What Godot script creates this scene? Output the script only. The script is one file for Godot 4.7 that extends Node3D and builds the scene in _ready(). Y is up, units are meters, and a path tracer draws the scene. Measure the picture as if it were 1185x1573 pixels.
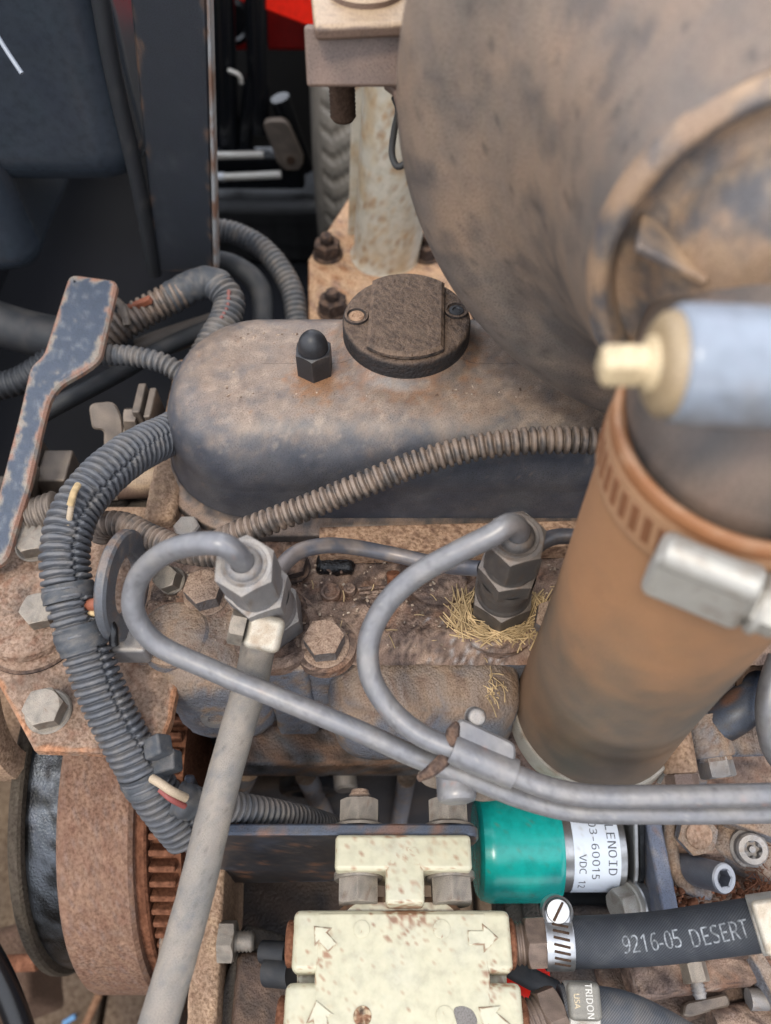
extends Node3D
# A small diesel engine seen from above. Lengths are written in millimetres and become metres when a mesh is made.

const MM := 0.001
const EYE := Vector3(0, 250, 170)
const PITCH := 55.0
const FOCAL := 1234.0

var noises := {}
var mats := {}
var taken := {}
var texs := {}


class Sh:
	var v := PackedVector3Array()
	var n := PackedVector3Array()
	var w := PackedFloat32Array()
	var ix := PackedInt32Array()

	# rows of points; u runs along a row, v from row to row; the front is on the side of du x dv
	func grid(rows: Array, wrap := false, flip := false, wears := []) -> void:
		var nr: int = rows.size()
		var nc: int = rows[0].size()
		var base := v.size()
		for i in nr:
			var row: PackedVector3Array = rows[i]
			var up: PackedVector3Array = rows[mini(i + 1, nr - 1)]
			var dn: PackedVector3Array = rows[maxi(i - 1, 0)]
			for j in nc:
				var j1 := j + 1
				var j0 := j - 1
				if wrap:
					j1 = j1 % nc
					j0 = (j0 + nc) % nc
				else:
					j1 = mini(j1, nc - 1)
					j0 = maxi(j0, 0)
				var du := row[j1] - row[j0]
				if du.length_squared() < 1e-8:
					du = up[j1] - up[j0]
					if du.length_squared() < 1e-8:
						du = dn[j1] - dn[j0]
				var dv := up[j] - dn[j]
				var nn := du.cross(dv)
				if nn.length_squared() < 1e-14:
					nn = Vector3.UP
				nn = nn.normalized()
				v.append(row[j])
				n.append(-nn if flip else nn)
				w.append(wears[i][j] if wears.size() else 0.0)
		var last := nc if wrap else nc - 1
		for i in nr - 1:
			for j in last:
				var a := base + i * nc + j
				var b := base + i * nc + (j + 1) % nc
				var c := b + nc
				var d := a + nc
				if flip:
					ix.append_array(PackedInt32Array([a, c, d, a, b, c]))
				else:
					ix.append_array(PackedInt32Array([a, d, c, a, c, b]))

	func tri(a: Vector3, b: Vector3, c: Vector3, nn: Vector3, wear := 0.0) -> void:
		var base := v.size()
		v.append(a); v.append(b); v.append(c)
		for k in 3:
			n.append(nn); w.append(wear)
		if (c - a).cross(b - a).dot(nn) >= 0.0:
			ix.append_array(PackedInt32Array([base, base + 1, base + 2]))
		else:
			ix.append_array(PackedInt32Array([base, base + 2, base + 1]))


# ---------- places ----------
func ray(px: float, py: float) -> Vector3:
	var u := (px - 592.5) / FOCAL
	var q := (py - 786.5) / FOCAL
	var s := sin(deg_to_rad(PITCH))
	var c := cos(deg_to_rad(PITCH))
	return Vector3(u, -s - q * c, -c + q * s)

func at(px: float, py: float, t: float) -> Vector3:
	return EYE + ray(px, py) * t

func on_y(px: float, py: float, y: float) -> Vector3:
	var r := ray(px, py)
	return EYE + r * ((y - EYE.y) / r.y)

func on_z(px: float, py: float, z: float) -> Vector3:
	var r := ray(px, py)
	return EYE + r * ((z - EYE.z) / r.z)

func trail(a: Array) -> Array:   # triples (across, down, distance)
	var out := []
	for k in a.size() / 3:
		out.append(at(a[3 * k], a[3 * k + 1], a[3 * k + 2]))
	return out

func curve(p: Array, step := 1.5) -> PackedVector3Array:
	var fine := PackedVector3Array()
	for i in p.size() - 1:
		var p1: Vector3 = p[i]
		var p2: Vector3 = p[i + 1]
		var p0: Vector3 = p[i - 1] if i > 0 else p1 * 2.0 - p2
		var p3: Vector3 = p[i + 2] if i + 2 < p.size() else p2 * 2.0 - p1
		var t1 := sqrt(maxf(p0.distance_to(p1), 0.01))
		var t2 := t1 + sqrt(maxf(p1.distance_to(p2), 0.01))
		var t3 := t2 + sqrt(maxf(p2.distance_to(p3), 0.01))
		for k in 24:
			var t := lerpf(t1, t2, k / 24.0)
			var a1 := p0 * ((t1 - t) / t1) + p1 * (t / t1)
			var a2 := p1 * ((t2 - t) / (t2 - t1)) + p2 * ((t - t1) / (t2 - t1))
			var a3 := p2 * ((t3 - t) / (t3 - t2)) + p3 * ((t - t2) / (t3 - t2))
			var b1 := a1 * ((t2 - t) / t2) + a2 * (t / t2)
			var b2 := a2 * ((t3 - t) / (t3 - t1)) + a3 * ((t - t1) / (t3 - t1))
			fine.append(b1 * ((t2 - t) / (t2 - t1)) + b2 * ((t - t1) / (t2 - t1)))
	fine.append(p[-1])
	var out := PackedVector3Array([fine[0]])
	var total := 0.0
	for i in fine.size() - 1:
		total += fine[i].distance_to(fine[i + 1])
	var count := maxi(2, roundi(total / step))
	var gap := total / count
	var run := 0.0
	var next := gap
	for i in fine.size() - 1:
		var l := fine[i].distance_to(fine[i + 1])
		while next <= run + l + 1e-6 and out.size() < count:
			out.append(fine[i].lerp(fine[i + 1], clampf((next - run) / maxf(l, 1e-6), 0, 1)))
			next += gap
		run += l
	out.append(p[-1])
	return out

func frame(axis: Vector3, hint := Vector3.ZERO) -> Basis:   # z is the axis
	var t := axis.normalized()
	var h := hint if hint != Vector3.ZERO else (Vector3.RIGHT if absf(t.x) < 0.8 else Vector3.UP)
	var nx := (h - t * h.dot(t)).normalized()
	return Basis(nx, t.cross(nx), t)


# ---------- shapes ----------
func tube(sh: Sh, pts: PackedVector3Array, r: float, seg := 20, rf = null, caps := true) -> void:
	var rows := []
	var t0 := (pts[1] - pts[0]).normalized()
	var nx := frame(t0).x
	var s := 0.0
	var first := PackedVector3Array()
	for i in pts.size():
		var t := (pts[mini(i + 1, pts.size() - 1)] - pts[maxi(i - 1, 0)]).normalized()
		nx = (nx - t * nx.dot(t)).normalized()
		var bx := t.cross(nx)
		if i > 0:
			s += pts[i].distance_to(pts[i - 1])
		var row := PackedVector3Array()
		for j in seg:
			var a := TAU * j / seg
			var q := r
			if rf != null:
				q = rf.call(s, a)
			row.append(pts[i] + (nx * cos(a) + bx * sin(a)) * q)
		rows.append(row)
	sh.grid(rows, true)
	if caps:
		for e in 2:
			var row: PackedVector3Array = rows[0] if e == 0 else rows[-1]
			var mid: Vector3 = pts[0] if e == 0 else pts[-1]
			var flat := PackedVector3Array()
			flat.resize(row.size())
			flat.fill(mid)
			sh.grid([flat, row] if e == 0 else [row, flat], true)

func ribbed(sh: Sh, pts: PackedVector3Array, r: float, pitch: float, deep: float, slit := -1.0, gape := 0.0, seg := 30) -> void:
	var wear := noise(14.0)
	var rf := func(s, a):
		var slip := 0.0
		if slit >= 0.0:
			var e := angle_difference(a, slit + 0.12 * sin(s * 0.11) + 0.05 * sin(s * 1.9))
			slip = signf(e) * 0.32 * exp(-absf(e) / 0.5)
		var f: float = fposmod(s / pitch + slip, 1.0)
		var dip: float = smoothstep(0.50, 0.60, f) * (1.0 - smoothstep(0.88, 0.98, f)) * 1.35
		var rib: float = sin(clampf(f / 0.56, 0, 1) * PI) * 0.16
		var q: float = (r - deep * dip + deep * rib) * (1.0 + 0.03 * wear.get_noise_2d(s, a * 4.0) + 0.012 * wear.get_noise_2d(floorf(s / pitch) * 9.0, 50.0))
		if slit >= 0.0:
			var d := absf(angle_difference(a, slit + 0.12 * sin(s * 0.11) + 0.05 * sin(s * 1.9)))
			q -= (1.0 - smoothstep(0.02, 0.075 + gape, d)) * 1.2 * smoothstep(26.0, 40.0, s)
		return q
	tube(sh, pts, r, seg, rf)

func lathe(sh: Sh, o: Vector3, axis: Vector3, prof: Array, seg := 40, res := 3.0, hint := Vector3.ZERO, crease := 0.55, wob = null) -> void:
	var f := frame(axis, hint)
	var runs := []
	var run := [prof[0]]
	for k in range(1, prof.size()):
		run.append(prof[k])
		if k < prof.size() - 1:
			var a: Vector2 = prof[k] - prof[k - 1]
			var b: Vector2 = prof[k + 1] - prof[k]
			if absf(a.angle_to(b)) > crease:
				runs.append(run)
				run = [prof[k]]
	runs.append(run)
	for rn in runs:
		var rows := []
		for k in rn.size():
			var steps := 1
			if k < rn.size() - 1:
				steps = clampi(ceili(rn[k].distance_to(rn[k + 1]) / res), 1, 80)
			for q in (steps if k < rn.size() - 1 else 1):
				var p: Vector2 = rn[k] if k == rn.size() - 1 else rn[k].lerp(rn[k + 1], float(q) / steps)
				var row := PackedVector3Array()
				for j in seg:
					var a := TAU * j / seg
					var rr := p.x
					if wob != null:
						rr = wob.call(p, a)
					row.append(o + f.z * p.y + (f.x * cos(a) + f.y * sin(a)) * rr)
				rows.append(row)
		sh.grid(rows, true)

func hexa(sh: Sh, o: Vector3, axis: Vector3, af: float, h: float, spin := 0.0, low := false) -> void:
	var f := frame(axis)
	var ap := af / 2.0
	var rc := ap * 0.97
	var hex := func(a):
		var m: float = fposmod(a, PI / 3.0) - PI / 6.0
		return ap / cos(m)
	for side in 6:
		var rows := []
		var wear := []
		for k in 5:
			var row := PackedVector3Array()
			var wr := []
			for j in 9:
				var a := (side + j / 8.0) * PI / 3.0
				var rr: float = ap / cos((j / 8.0 - 0.5) * PI / 3.0)
				var top := h - maxf(0, rr - rc) * 0.6
				var bot := (maxf(0, rr - rc) * 0.6) if low else 0.0
				row.append(o + f.z * lerpf(bot, top, k / 4.0) + (f.x * cos(a + spin) + f.y * sin(a + spin)) * rr)
				wr.append(1.0 if (j == 0 or j == 8 or k == 4) else 0.0)
			rows.append(row)
			wear.append(wr)
		sh.grid(rows, false, false, wear)
	var ends := [1] if not low else [1, -1]
	for e in ends:
		var outer := PackedVector3Array()
		var rim := PackedVector3Array()
		var wa := []
		var wb := []
		for j in 48:
			var a := TAU * j / 48
			var rr: float = hex.call(a)
			var lift := h - maxf(0, rr - rc) * 0.6
			var d := f.x * cos(a + spin) + f.y * sin(a + spin)
			outer.append(o + f.z * (lift if e == 1 else h - lift) + d * rr)
			rim.append(o + f.z * (h if e == 1 else 0.0) + d * rc)
			wa.append(1.0)
			wb.append(0.5)
		var rows := [outer, rim]
		sh.grid(rows, true, e == -1, [wa, wb])
		var disc := [rim]
		for k in 3:
			var row := PackedVector3Array()
			for j in 48:
				row.append((o + f.z * (h if e == 1 else 0.0)).lerp(rim[j], (2 - k) / 3.0))
			disc.append(row)
		sh.grid(disc, true, e == -1)

func rbox(sh: Sh, c: Vector3, half: Vector3, r: float, b := Basis(), res := 4.0, bump := 0.0, bscale := 8.0) -> void:
	var ns := noise(bscale)
	var lines := []
	for ax in 3:
		var h: float = half[ax]
		var l := []
		for k in 4:
			l.append(-h + r * (1.0 - cos(k / 4.0 * PI / 2.0)) if k else -h)
		var m := maxi(1, ceili((2.0 * (h - r)) / res))
		for k in m + 1:
			l.append(lerpf(-(h - r), h - r, float(k) / m))
		for k in range(3, -1, -1):
			l.append(h - r * (1.0 - cos(k / 4.0 * PI / 2.0)) if k else h)
		lines.append(l)
	var inner := half - Vector3.ONE * r
	for ax in 3:
		var ua := (ax + 1) % 3
		var va := (ax + 2) % 3
		for sgn in [1, -1]:
			var base := sh.v.size()
			var lu: Array = lines[ua]
			var lv: Array = lines[va]
			for i in lv.size():
				for j in lu.size():
					var p := Vector3()
					p[ax] = half[ax] * sgn
					p[ua] = lu[j]
					p[va] = lv[i]
					var q := p.clamp(-inner, inner)
					var d := (p - q).normalized()
					var s := q + d * r
					var nn := b * d
					var wp := c + b * s
					if bump > 0.0:
						wp += nn * ns.get_noise_3dv(wp) * bump
					sh.v.append(wp)
					sh.n.append(nn)
					sh.w.append(1.0 - maxf(absf(d.x), maxf(absf(d.y), absf(d.z))))
			var nc := lu.size()
			for i in lv.size() - 1:
				for j in nc - 1:
					var a := base + i * nc + j
					if sgn == 1:
						sh.ix.append_array(PackedInt32Array([a, a + nc, a + nc + 1, a, a + nc + 1, a + 1]))
					else:
						sh.ix.append_array(PackedInt32Array([a, a + nc + 1, a + nc, a, a + 1, a + nc + 1]))

# a flat piece cut to an outline: x and y of the basis lie in the plate, z looks out of its upper face
func plate(sh: Sh, poly: PackedVector2Array, o: Vector3, b: Basis, thick: float, bevel := 0.6, res := 4.0, fringe := 0.0) -> void:
	var p := poly
	if Geometry2D.is_polygon_clockwise(p):
		p = p.duplicate()
		p.reverse()
	var m := p.size()
	var inset := PackedVector2Array()
	var core := PackedVector2Array()
	for k in m:
		var e0 := (p[k] - p[(k + m - 1) % m]).normalized()
		var e1 := (p[(k + 1) % m] - p[k]).normalized()
		var n0 := Vector2(-e0.y, e0.x)
		var n1 := Vector2(-e1.y, e1.x)
		var mid := (n0 + n1).normalized()
		inset.append(p[k] + mid * bevel / maxf(0.35, mid.dot(n0)))
		core.append(p[k] + mid * (bevel + fringe) / maxf(0.35, mid.dot(n0)))
	var lo := inset[0]
	var hi := inset[0]
	for q in inset:
		lo = lo.min(q)
		hi = hi.max(q)
	for face in [1, -1]:
		var z := 0.0 if face == 1 else -thick
		var step := res if face == 1 else res * 6.0
		var nx := maxi(1, ceili((hi.x - lo.x) / step))
		var ny := maxi(1, ceili((hi.y - lo.y) / step))
		for i in nx:
			for j in ny:
				var x0 := lerpf(lo.x, hi.x, float(i) / nx)
				var x1 := lerpf(lo.x, hi.x, float(i + 1) / nx)
				var y0 := lerpf(lo.y, hi.y, float(j) / ny)
				var y1 := lerpf(lo.y, hi.y, float(j + 1) / ny)
				var cell := PackedVector2Array([Vector2(x0, y0), Vector2(x1, y0), Vector2(x1, y1), Vector2(x0, y1)])
				for bit in Geometry2D.intersect_polygons(cell, core if face == 1 else inset):
					var tr := Geometry2D.triangulate_polygon(bit)
					for k in tr.size() / 3:
						var q := []
						for g in 3:
							var e: Vector2 = bit[tr[3 * k + g]]
							q.append(o + b * Vector3(e.x, e.y, z))
						sh.tri(q[0], q[1], q[2], b.z * face)
	for k in m:
		var k1 := (k + 1) % m
		var steps := maxi(1, ceili(p[k].distance_to(p[k1]) / res))
		var ea := PackedVector3Array()
		var eb := PackedVector3Array()
		var ec := PackedVector3Array()
		var ed := PackedVector3Array()
		var wr := []
		for s in steps + 1:
			var f := float(s) / steps
			var po := p[k].lerp(p[k1], f)
			var pi := inset[k].lerp(inset[k1], f)
			ea.append(o + b * Vector3(po.x, po.y, -thick + bevel))
			eb.append(o + b * Vector3(po.x, po.y, -bevel))
			ec.append(o + b * Vector3(pi.x, pi.y, 0))
			ed.append(o + b * Vector3(pi.x, pi.y, -thick))
			wr.append(1.0)
		sh.grid([ea, eb], false, false, [wr, wr])
		sh.grid([eb, ec], false, false, [wr, wr])
		sh.grid([ed, ea], false, false, [wr, wr])
		if fringe > 0.0:   # the worn border of the upper face
			var bands := []
			var fade := []
			for g in 5:
				var row := PackedVector3Array()
				var fr := []
				for s in steps + 1:
					var po := inset[k].lerp(inset[k1], float(s) / steps).lerp(core[k].lerp(core[k1], float(s) / steps), g / 4.0)
					row.append(o + b * Vector3(po.x, po.y, 0))
					fr.append(1.0 - g / 4.0)
				bands.append(row)
				fade.append(fr)
			sh.grid(bands, false, false, fade)

func flat_outline(o: Vector3, b: Basis, pts: Array) -> PackedVector2Array:
	var out := PackedVector2Array()
	for q in pts:
		var l: Vector3 = b.transposed() * (q - o)
		out.append(Vector2(l.x, l.y))
	return out

func round_outline(poly: PackedVector2Array, r: float, seg := 5) -> PackedVector2Array:
	var out := PackedVector2Array()
	var m := poly.size()
	for k in m:
		var a := poly[(k + m - 1) % m]
		var c := poly[(k + 1) % m]
		var q := poly[k]
		var d := minf(r, minf(q.distance_to(a), q.distance_to(c)) * 0.45)
		var s := q + (a - q).normalized() * d
		var e := q + (c - q).normalized() * d
		for g in seg + 1:
			var f := float(g) / seg
			out.append(s.lerp(q, f).lerp(q.lerp(e, f), f))
	return out

func lettering(sh: Sh, words: String, tall: float, place: Callable, font := "Droid Sans", deep := 0.12) -> void:
	var tm := TextMesh.new()
	var sf := SystemFont.new()
	sf.font_names = PackedStringArray([font])
	tm.font = sf
	tm.text = words
	tm.font_size = 32
	tm.pixel_size = tall / 23.0
	tm.depth = deep
	tm.curve_step = 1.0
	var s := tm.get_mesh_arrays()
	var vv: PackedVector3Array = s[Mesh.ARRAY_VERTEX]
	var order: PackedInt32Array = s[Mesh.ARRAY_INDEX] if s[Mesh.ARRAY_INDEX] != null else PackedInt32Array(range(vv.size()))
	for k in order.size() / 3:
		var todo := [[vv[order[3 * k]], vv[order[3 * k + 1]], vv[order[3 * k + 2]]]]
		while todo.size():   # short pieces, so that print follows a curved surface
			var c: Array = todo.pop_back()
			var far := 0
			for g in range(1, 3):
				if c[g].distance_to(c[(g + 1) % 3]) > c[far].distance_to(c[(far + 1) % 3]):
					far = g
			if c[far].distance_to(c[(far + 1) % 3]) > 1.0:
				var mid: Vector3 = (c[far] + c[(far + 1) % 3]) / 2.0
				todo.append([c[far], mid, c[(far + 2) % 3]])
				todo.append([mid, c[(far + 1) % 3], c[(far + 2) % 3]])
				continue
			var q := [place.call(c[0]), place.call(c[1]), place.call(c[2])]
			var nn: Vector3 = (q[2] - q[0]).cross(q[1] - q[0])
			if nn.length_squared() > 1e-12:
				sh.tri(q[0], q[1], q[2], nn.normalized())


# ---------- surfaces ----------
func noise(size: float) -> FastNoiseLite:
	if not noises.has(size):
		var f := FastNoiseLite.new()
		f.seed = 11 + noises.size()
		f.noise_type = FastNoiseLite.TYPE_SIMPLEX
		f.frequency = 1.0 / size
		f.fractal_octaves = 5
		f.fractal_gain = 0.62
		noises[size] = f
	return noises[size]

func tex(called: String, freq: float, oct: int, ramp: Array, type := FastNoiseLite.TYPE_SIMPLEX_SMOOTH, side := 512) -> Texture2D:
	if not texs.has(called):
		var f := FastNoiseLite.new()
		f.seed = 71 + texs.size()
		f.noise_type = type
		f.frequency = freq
		f.fractal_octaves = oct
		f.fractal_gain = 0.6
		var t := NoiseTexture2D.new()
		t.width = side
		t.height = side
		t.seamless = true
		t.seamless_blend_skirt = 0.3
		t.normalize = true
		t.noise = f
		var g := Gradient.new()
		var off := PackedFloat32Array()
		var col := PackedColorArray()
		for k in ramp.size():
			off.append(ramp[k][0])
			col.append(ramp[k][1])
		g.offsets = off
		g.colors = col
		t.color_ramp = g
		texs[called] = t
	return texs[called]

func grey(x: float) -> Color:
	return Color(x, x, x)

func mat(called: String, rough: float, metal := 0.0, spec := 0.5, skin: Texture2D = null, size := 30.0, relief: Texture2D = null, deep := 0.0) -> StandardMaterial3D:
	var m := StandardMaterial3D.new()
	m.resource_name = called
	m.vertex_color_use_as_albedo = true
	m.vertex_color_is_srgb = true
	m.roughness = rough
	m.metallic = metal
	m.metallic_specular = spec
	if skin:
		m.albedo_texture = skin
	if relief:
		m.heightmap_enabled = true
		m.heightmap_texture = relief
		m.heightmap_scale = deep * 0.1
	m.uv1_triplanar = true
	m.uv1_world_triplanar = true
	m.uv1_triplanar_sharpness = 4.0
	m.uv1_scale = Vector3.ONE * (1000.0 / size)
	mats[called] = m
	return m

# a look is a material, a base colour, how much its tone wanders, and layers of dirt, rust or wear laid over it:
# [colour, patch size, bias, share of patches, share of facing up, share of edge, softness, most]
func paint(sh: Sh, look: Array) -> PackedColorArray:
	var out := PackedColorArray()
	out.resize(sh.v.size())
	var base: Color = look[1]
	var vary: float = look[2]
	var layers: Array = look[3] if look.size() > 3 else []
	var nv := noise(6.0)
	var ns := []
	for l in layers:
		ns.append(noise(l[1]))
	for i in sh.v.size():
		var p := sh.v[i]
		var c := base
		for k in layers.size():
			var l: Array = layers[k]
			var q: float = l[2] + l[3] * ns[k].get_noise_3dv(p) + l[4] * sh.n[i].y + l[5] * sh.w[i]
			if l.size() > 8:   # a stain with a place of its own: centre, reach, strength
				q += l[10] * maxf(0.0, 1.0 - p.distance_to(l[8]) / l[9])
			var t: float = smoothstep(-l[6], l[6], q) * l[7]
			if t > 0.0:
				c = c.lerp(l[0], t)
		var g := 1.0 + vary * nv.get_noise_3dv(p)
		out[i] = Color(c.r * g, c.g * g, c.b * g)
	return out


# ---------- things ----------
func numbered(called: String) -> String:
	if not taken.has(called):
		taken[called] = 0
		return called
	taken[called] += 1
	return "%s_%03d" % [called, taken[called]]

func tag(o: Node3D, label: String, category := "", group := "", kind := "") -> Node3D:
	if label: o.set_meta("label", label)
	if category: o.set_meta("category", category)
	if group: o.set_meta("group", group)
	if kind: o.set_meta("kind", kind)
	return o

func thing(called: String, label: String, category: String, where: Vector3, group := "") -> Node3D:
	var o := Node3D.new()
	o.name = numbered(called)
	o.position = where * MM
	add_child(o)
	return tag(o, label, category, group)

func obj(called: String, sh: Sh, look: Array, parent: Node3D = null) -> MeshInstance3D:
	var o := MeshInstance3D.new()
	var lo := sh.v[0]
	var hi := sh.v[0]
	for q in sh.v:
		lo = lo.min(q)
		hi = hi.max(q)
	var from := Vector3.ZERO
	var up: Node = parent
	while up and up != self:
		from += up.position
		up = up.get_parent()
	var base := Vector3((lo.x + hi.x) / 2, lo.y, (lo.z + hi.z) / 2)
	var vv := PackedVector3Array()
	vv.resize(sh.v.size())
	for i in sh.v.size():
		vv[i] = (sh.v[i] - base) * MM
	var a := []
	a.resize(Mesh.ARRAY_MAX)
	a[Mesh.ARRAY_VERTEX] = vv
	a[Mesh.ARRAY_NORMAL] = sh.n
	a[Mesh.ARRAY_COLOR] = paint(sh, look)
	a[Mesh.ARRAY_INDEX] = sh.ix
	var me := ArrayMesh.new()
	me.add_surface_from_arrays(Mesh.PRIMITIVE_TRIANGLES, a)
	me.surface_set_material(0, mats[look[0]])
	o.mesh = me
	o.position = base * MM - from
	if parent:
		o.name = called
		parent.add_child(o, true)
	else:
		o.name = numbered(called)
		add_child(o)
	return o

func bolt(parent: Node3D, called: String, o: Vector3, axis: Vector3, af: float, h: float, look: Array, washer := 0.0, thick := 1.5, spin := 0.3) -> MeshInstance3D:
	var s := Sh.new()
	hexa(s, o + axis.normalized() * thick if washer > 0 else o, axis, af, h, spin)
	var m := obj(called, s, look, parent)
	if washer > 0:
		var w := Sh.new()
		lathe(w, o, axis, [Vector2(washer, -0.5), Vector2(washer, thick * 0.7), Vector2(washer - 0.5, thick), Vector2(af * 0.3, thick)], 36)
		if parent == null:
			pass
		obj("washer", w, look, m)
	return m

const DUST := Color(0.565, 0.49, 0.425)
const TAN := Color(0.67, 0.56, 0.46)
const RUST := Color(0.47, 0.33, 0.255)
const DARKRUST := Color(0.30, 0.225, 0.19)
const ORANGE := Color(0.66, 0.43, 0.31)
const BLUEBLACK := Color(0.215, 0.225, 0.255)
const STEEL := Color(0.50, 0.50, 0.52)

var L := {}   # the looks, by name

func make_looks() -> void:
	var soft := tex("soft", 0.02, 5, [[0.0, grey(0.86)], [0.5, grey(0.95)], [1.0, grey(1.0)]])
	var grit := tex("grit", 0.09, 3, [[0.0, grey(0.5)], [0.3, grey(0.86)], [0.7, grey(0.95)], [1.0, grey(1.0)]])
	var specks := tex("specks", 0.07, 4, [[0.0, Color(0.5, 0.45, 0.42)], [0.34, Color(0.86, 0.84, 0.82)], [0.6, Color(0.95, 0.94, 0.93)], [1.0, Color(1, 1, 1)]])
	var rusty := tex("rusty", 0.035, 5, [[0.0, Color(0.60, 0.565, 0.54)], [0.35, Color(0.82, 0.795, 0.77)], [0.6, Color(0.94, 0.93, 0.915)], [1.0, Color(1, 1, 1)]])
	var lumps := tex("lumps", 0.03, 4, [[0.0, grey(0)], [1.0, grey(1)]])
	var fine := tex("fine", 0.12, 3, [[0.0, grey(0)], [1.0, grey(1)]])
	var weave := weave_texture()
	mat("dusty_paint", 0.46, 0.0, 0.5, specks, 26.0, fine, 0.018)
	mat("casting", 0.72, 0.0, 0.4, specks, 30.0, lumps, 0.5)
	mat("rust", 0.85, 0.0, 0.3, rusty, 37.0, lumps, 0.5)
	mat("rubber", 0.6, 0.0, 0.45, grit, 22.0, fine, 0.08)
	mat("ribbed_plastic", 0.5, 0.0, 0.5, grit, 18.0, fine, 0.08)
	mat("pipe_metal", 0.40, 0.3, 0.5, soft, 45.0)
	mat("worn_steel", 0.5, 0.45, 0.5, grit, 20.0, fine, 0.08)
	mat("bright_steel", 0.34, 0.9, 0.5, soft, 25.0)
	mat("cream_enamel", 0.40, 0.0, 0.5, soft, 70.0)
	mat("gloss_plastic", 0.25, 0.0, 0.5, soft, 60.0, fine, 0.02)
	mat("paper_label", 0.3, 0.0, 0.5)
	mat("ink", 0.6)
	mat("cloth_hose", 0.68, 0.0, 0.4, weave, 14.0, weave, 0.12)
	mat("straw", 0.8, 0.0, 0.3)
	mat("wood", 0.9, 0.0, 0.2, rusty, 90.0, lumps, 1.0)
	mat("oily_black", 0.3, 0.0, 0.5, soft, 20.0, lumps, 0.35)
	mat("oily_drum", 0.30, 0.75, 0.5, soft, 20.0, lumps, 0.25)
	mat("red_paint", 0.35, 0.0, 0.5, soft, 60.0)
	mat("dark_matte", 0.95, 0.0, 0.1)
	mat("soil", 0.95, 0.0, 0.2, rusty, 200.0, lumps, 5.0)

	# [colour, patch size, bias, patches, facing up, edge, softness, most]
	L.cover = ["dusty_paint", Color(0.25, 0.26, 0.29), 0.10, [
		[Color(0.38, 0.37, 0.37), 30.0, 0.0, 1.0, 0.0, 0.0, 0.5, 0.55],
		[DUST, 17.0, -1.13, 0.5, 1.42, 0.0, 0.46, 0.92],
		[Color(0.47, 0.395, 0.34), 14.0, -0.95, 1.1, 0.75, 0.0, 0.4, 0.55],
		[Color(0.66, 0.585, 0.51), 8.0, -1.05, 1.2, 0.75, 0.0, 0.3, 0.5],
		[Color(0.36, 0.31, 0.285), 1.8, -1.35, 1.2, 0.75, 0.0, 0.35, 0.55],
		[Color(0.50, 0.43, 0.38), 1.6, -0.55, 1.0, 0.1, 0.0, 0.25, 0.4],
		[Color(0.53, 0.38, 0.28), 7.0, -1.0, 0.8, 0.4, 0.0, 0.4, 0.75, Vector3(8, 46, -46), 42.0, 1.1],
		[Color(0.56, 0.40, 0.28), 5.0, -0.9, 0.8, 0.3, 0.0, 0.4, 0.8, Vector3(-24.6, 46, -29), 16.0, 1.2]]]
	L.cap = ["casting", Color(0.20, 0.19, 0.19), 0.12, [
		[Color(0.44, 0.37, 0.315), 14.0, -0.45, 0.5, 0.9, 0.0, 0.35, 0.95],
		[Color(0.27, 0.225, 0.20), 2.4, -0.3, 1.3, 0.1, 0.0, 0.3, 0.7], [Color(0.50, 0.42, 0.355), 4.0, -0.75, 0.9, 0.0, 0.8, 0.3, 0.7]]]
	L.black_nut = ["dusty_paint", Color(0.17, 0.17, 0.18), 0.08, [[DUST, 6.0, -0.75, 0.5, 0.2, 0.6, 0.4, 0.5]]]
	L.deck = ["casting", Color(0.52, 0.435, 0.385), 0.14, [
		[Color(0.32, 0.275, 0.255), 13.0, -0.15, 1.2, 0.0, 0.0, 0.4, 0.75],
		[Color(0.66, 0.565, 0.49), 9.0, -0.45, 1.1, 0.4, 0.0, 0.4, 0.8],
		[Color(0.50, 0.36, 0.28), 18.0, -0.35, 1.4, 0.0, 0.0, 0.4, 0.6],
		[Color(0.2, 0.16, 0.145), 2.2, -0.35, 1.2, 0.0, 0.0, 0.25, 0.6],
		[Color(0.27, 0.23, 0.215), 7.0, -0.7, 1.3, 0.0, 0.0, 0.3, 0.75, Vector3(8, 0, 22), 34.0, 0.9],
		[Color(0.66, 0.65, 0.65), 2.4, -1.1, 1.7, 0.0, 0.0, 0.2, 0.8, Vector3(30, -1, 53), 26.0, 0.8]]]
	L.front = ["casting", Color(0.445, 0.455, 0.485), 0.10, [
		[Color(0.56, 0.49, 0.43), 16.0, -0.45, 0.8, 0.9, 0.0, 0.4, 0.9],
		[Color(0.60, 0.50, 0.41), 13.0, -0.3, 1.2, 0.1, 0.5, 0.35, 0.75],
		[Color(0.44, 0.34, 0.28), 3.0, -0.5, 1.1, 0.2, 0.0, 0.3, 0.6]]]
	L.block = ["casting", Color(0.20, 0.205, 0.22), 0.15, [[Color(0.40, 0.33, 0.28), 20.0, -0.3, 1.0, 0.5, 0.3, 0.4, 0.7]]]
	L.block_rust = ["casting", Color(0.33, 0.27, 0.24), 0.15, [[Color(0.45, 0.37, 0.31), 12.0, -0.2, 1.0, 0.4, 0.0, 0.4, 0.7], [Color(0.2, 0.18, 0.17), 9.0, -0.2, 1.0, 0, 0, 0.3, 0.6]]]
	L.rail = ["rust", Color(0.67, 0.55, 0.455), 0.12, [[Color(0.36, 0.27, 0.23), 5.0, -0.35, 1.2, 0.0, 0.0, 0.3, 0.7], [Color(0.76, 0.66, 0.53), 20.0, -0.6, 0.4, 0.0, 0.9, 0.3, 0.8]]]
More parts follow.
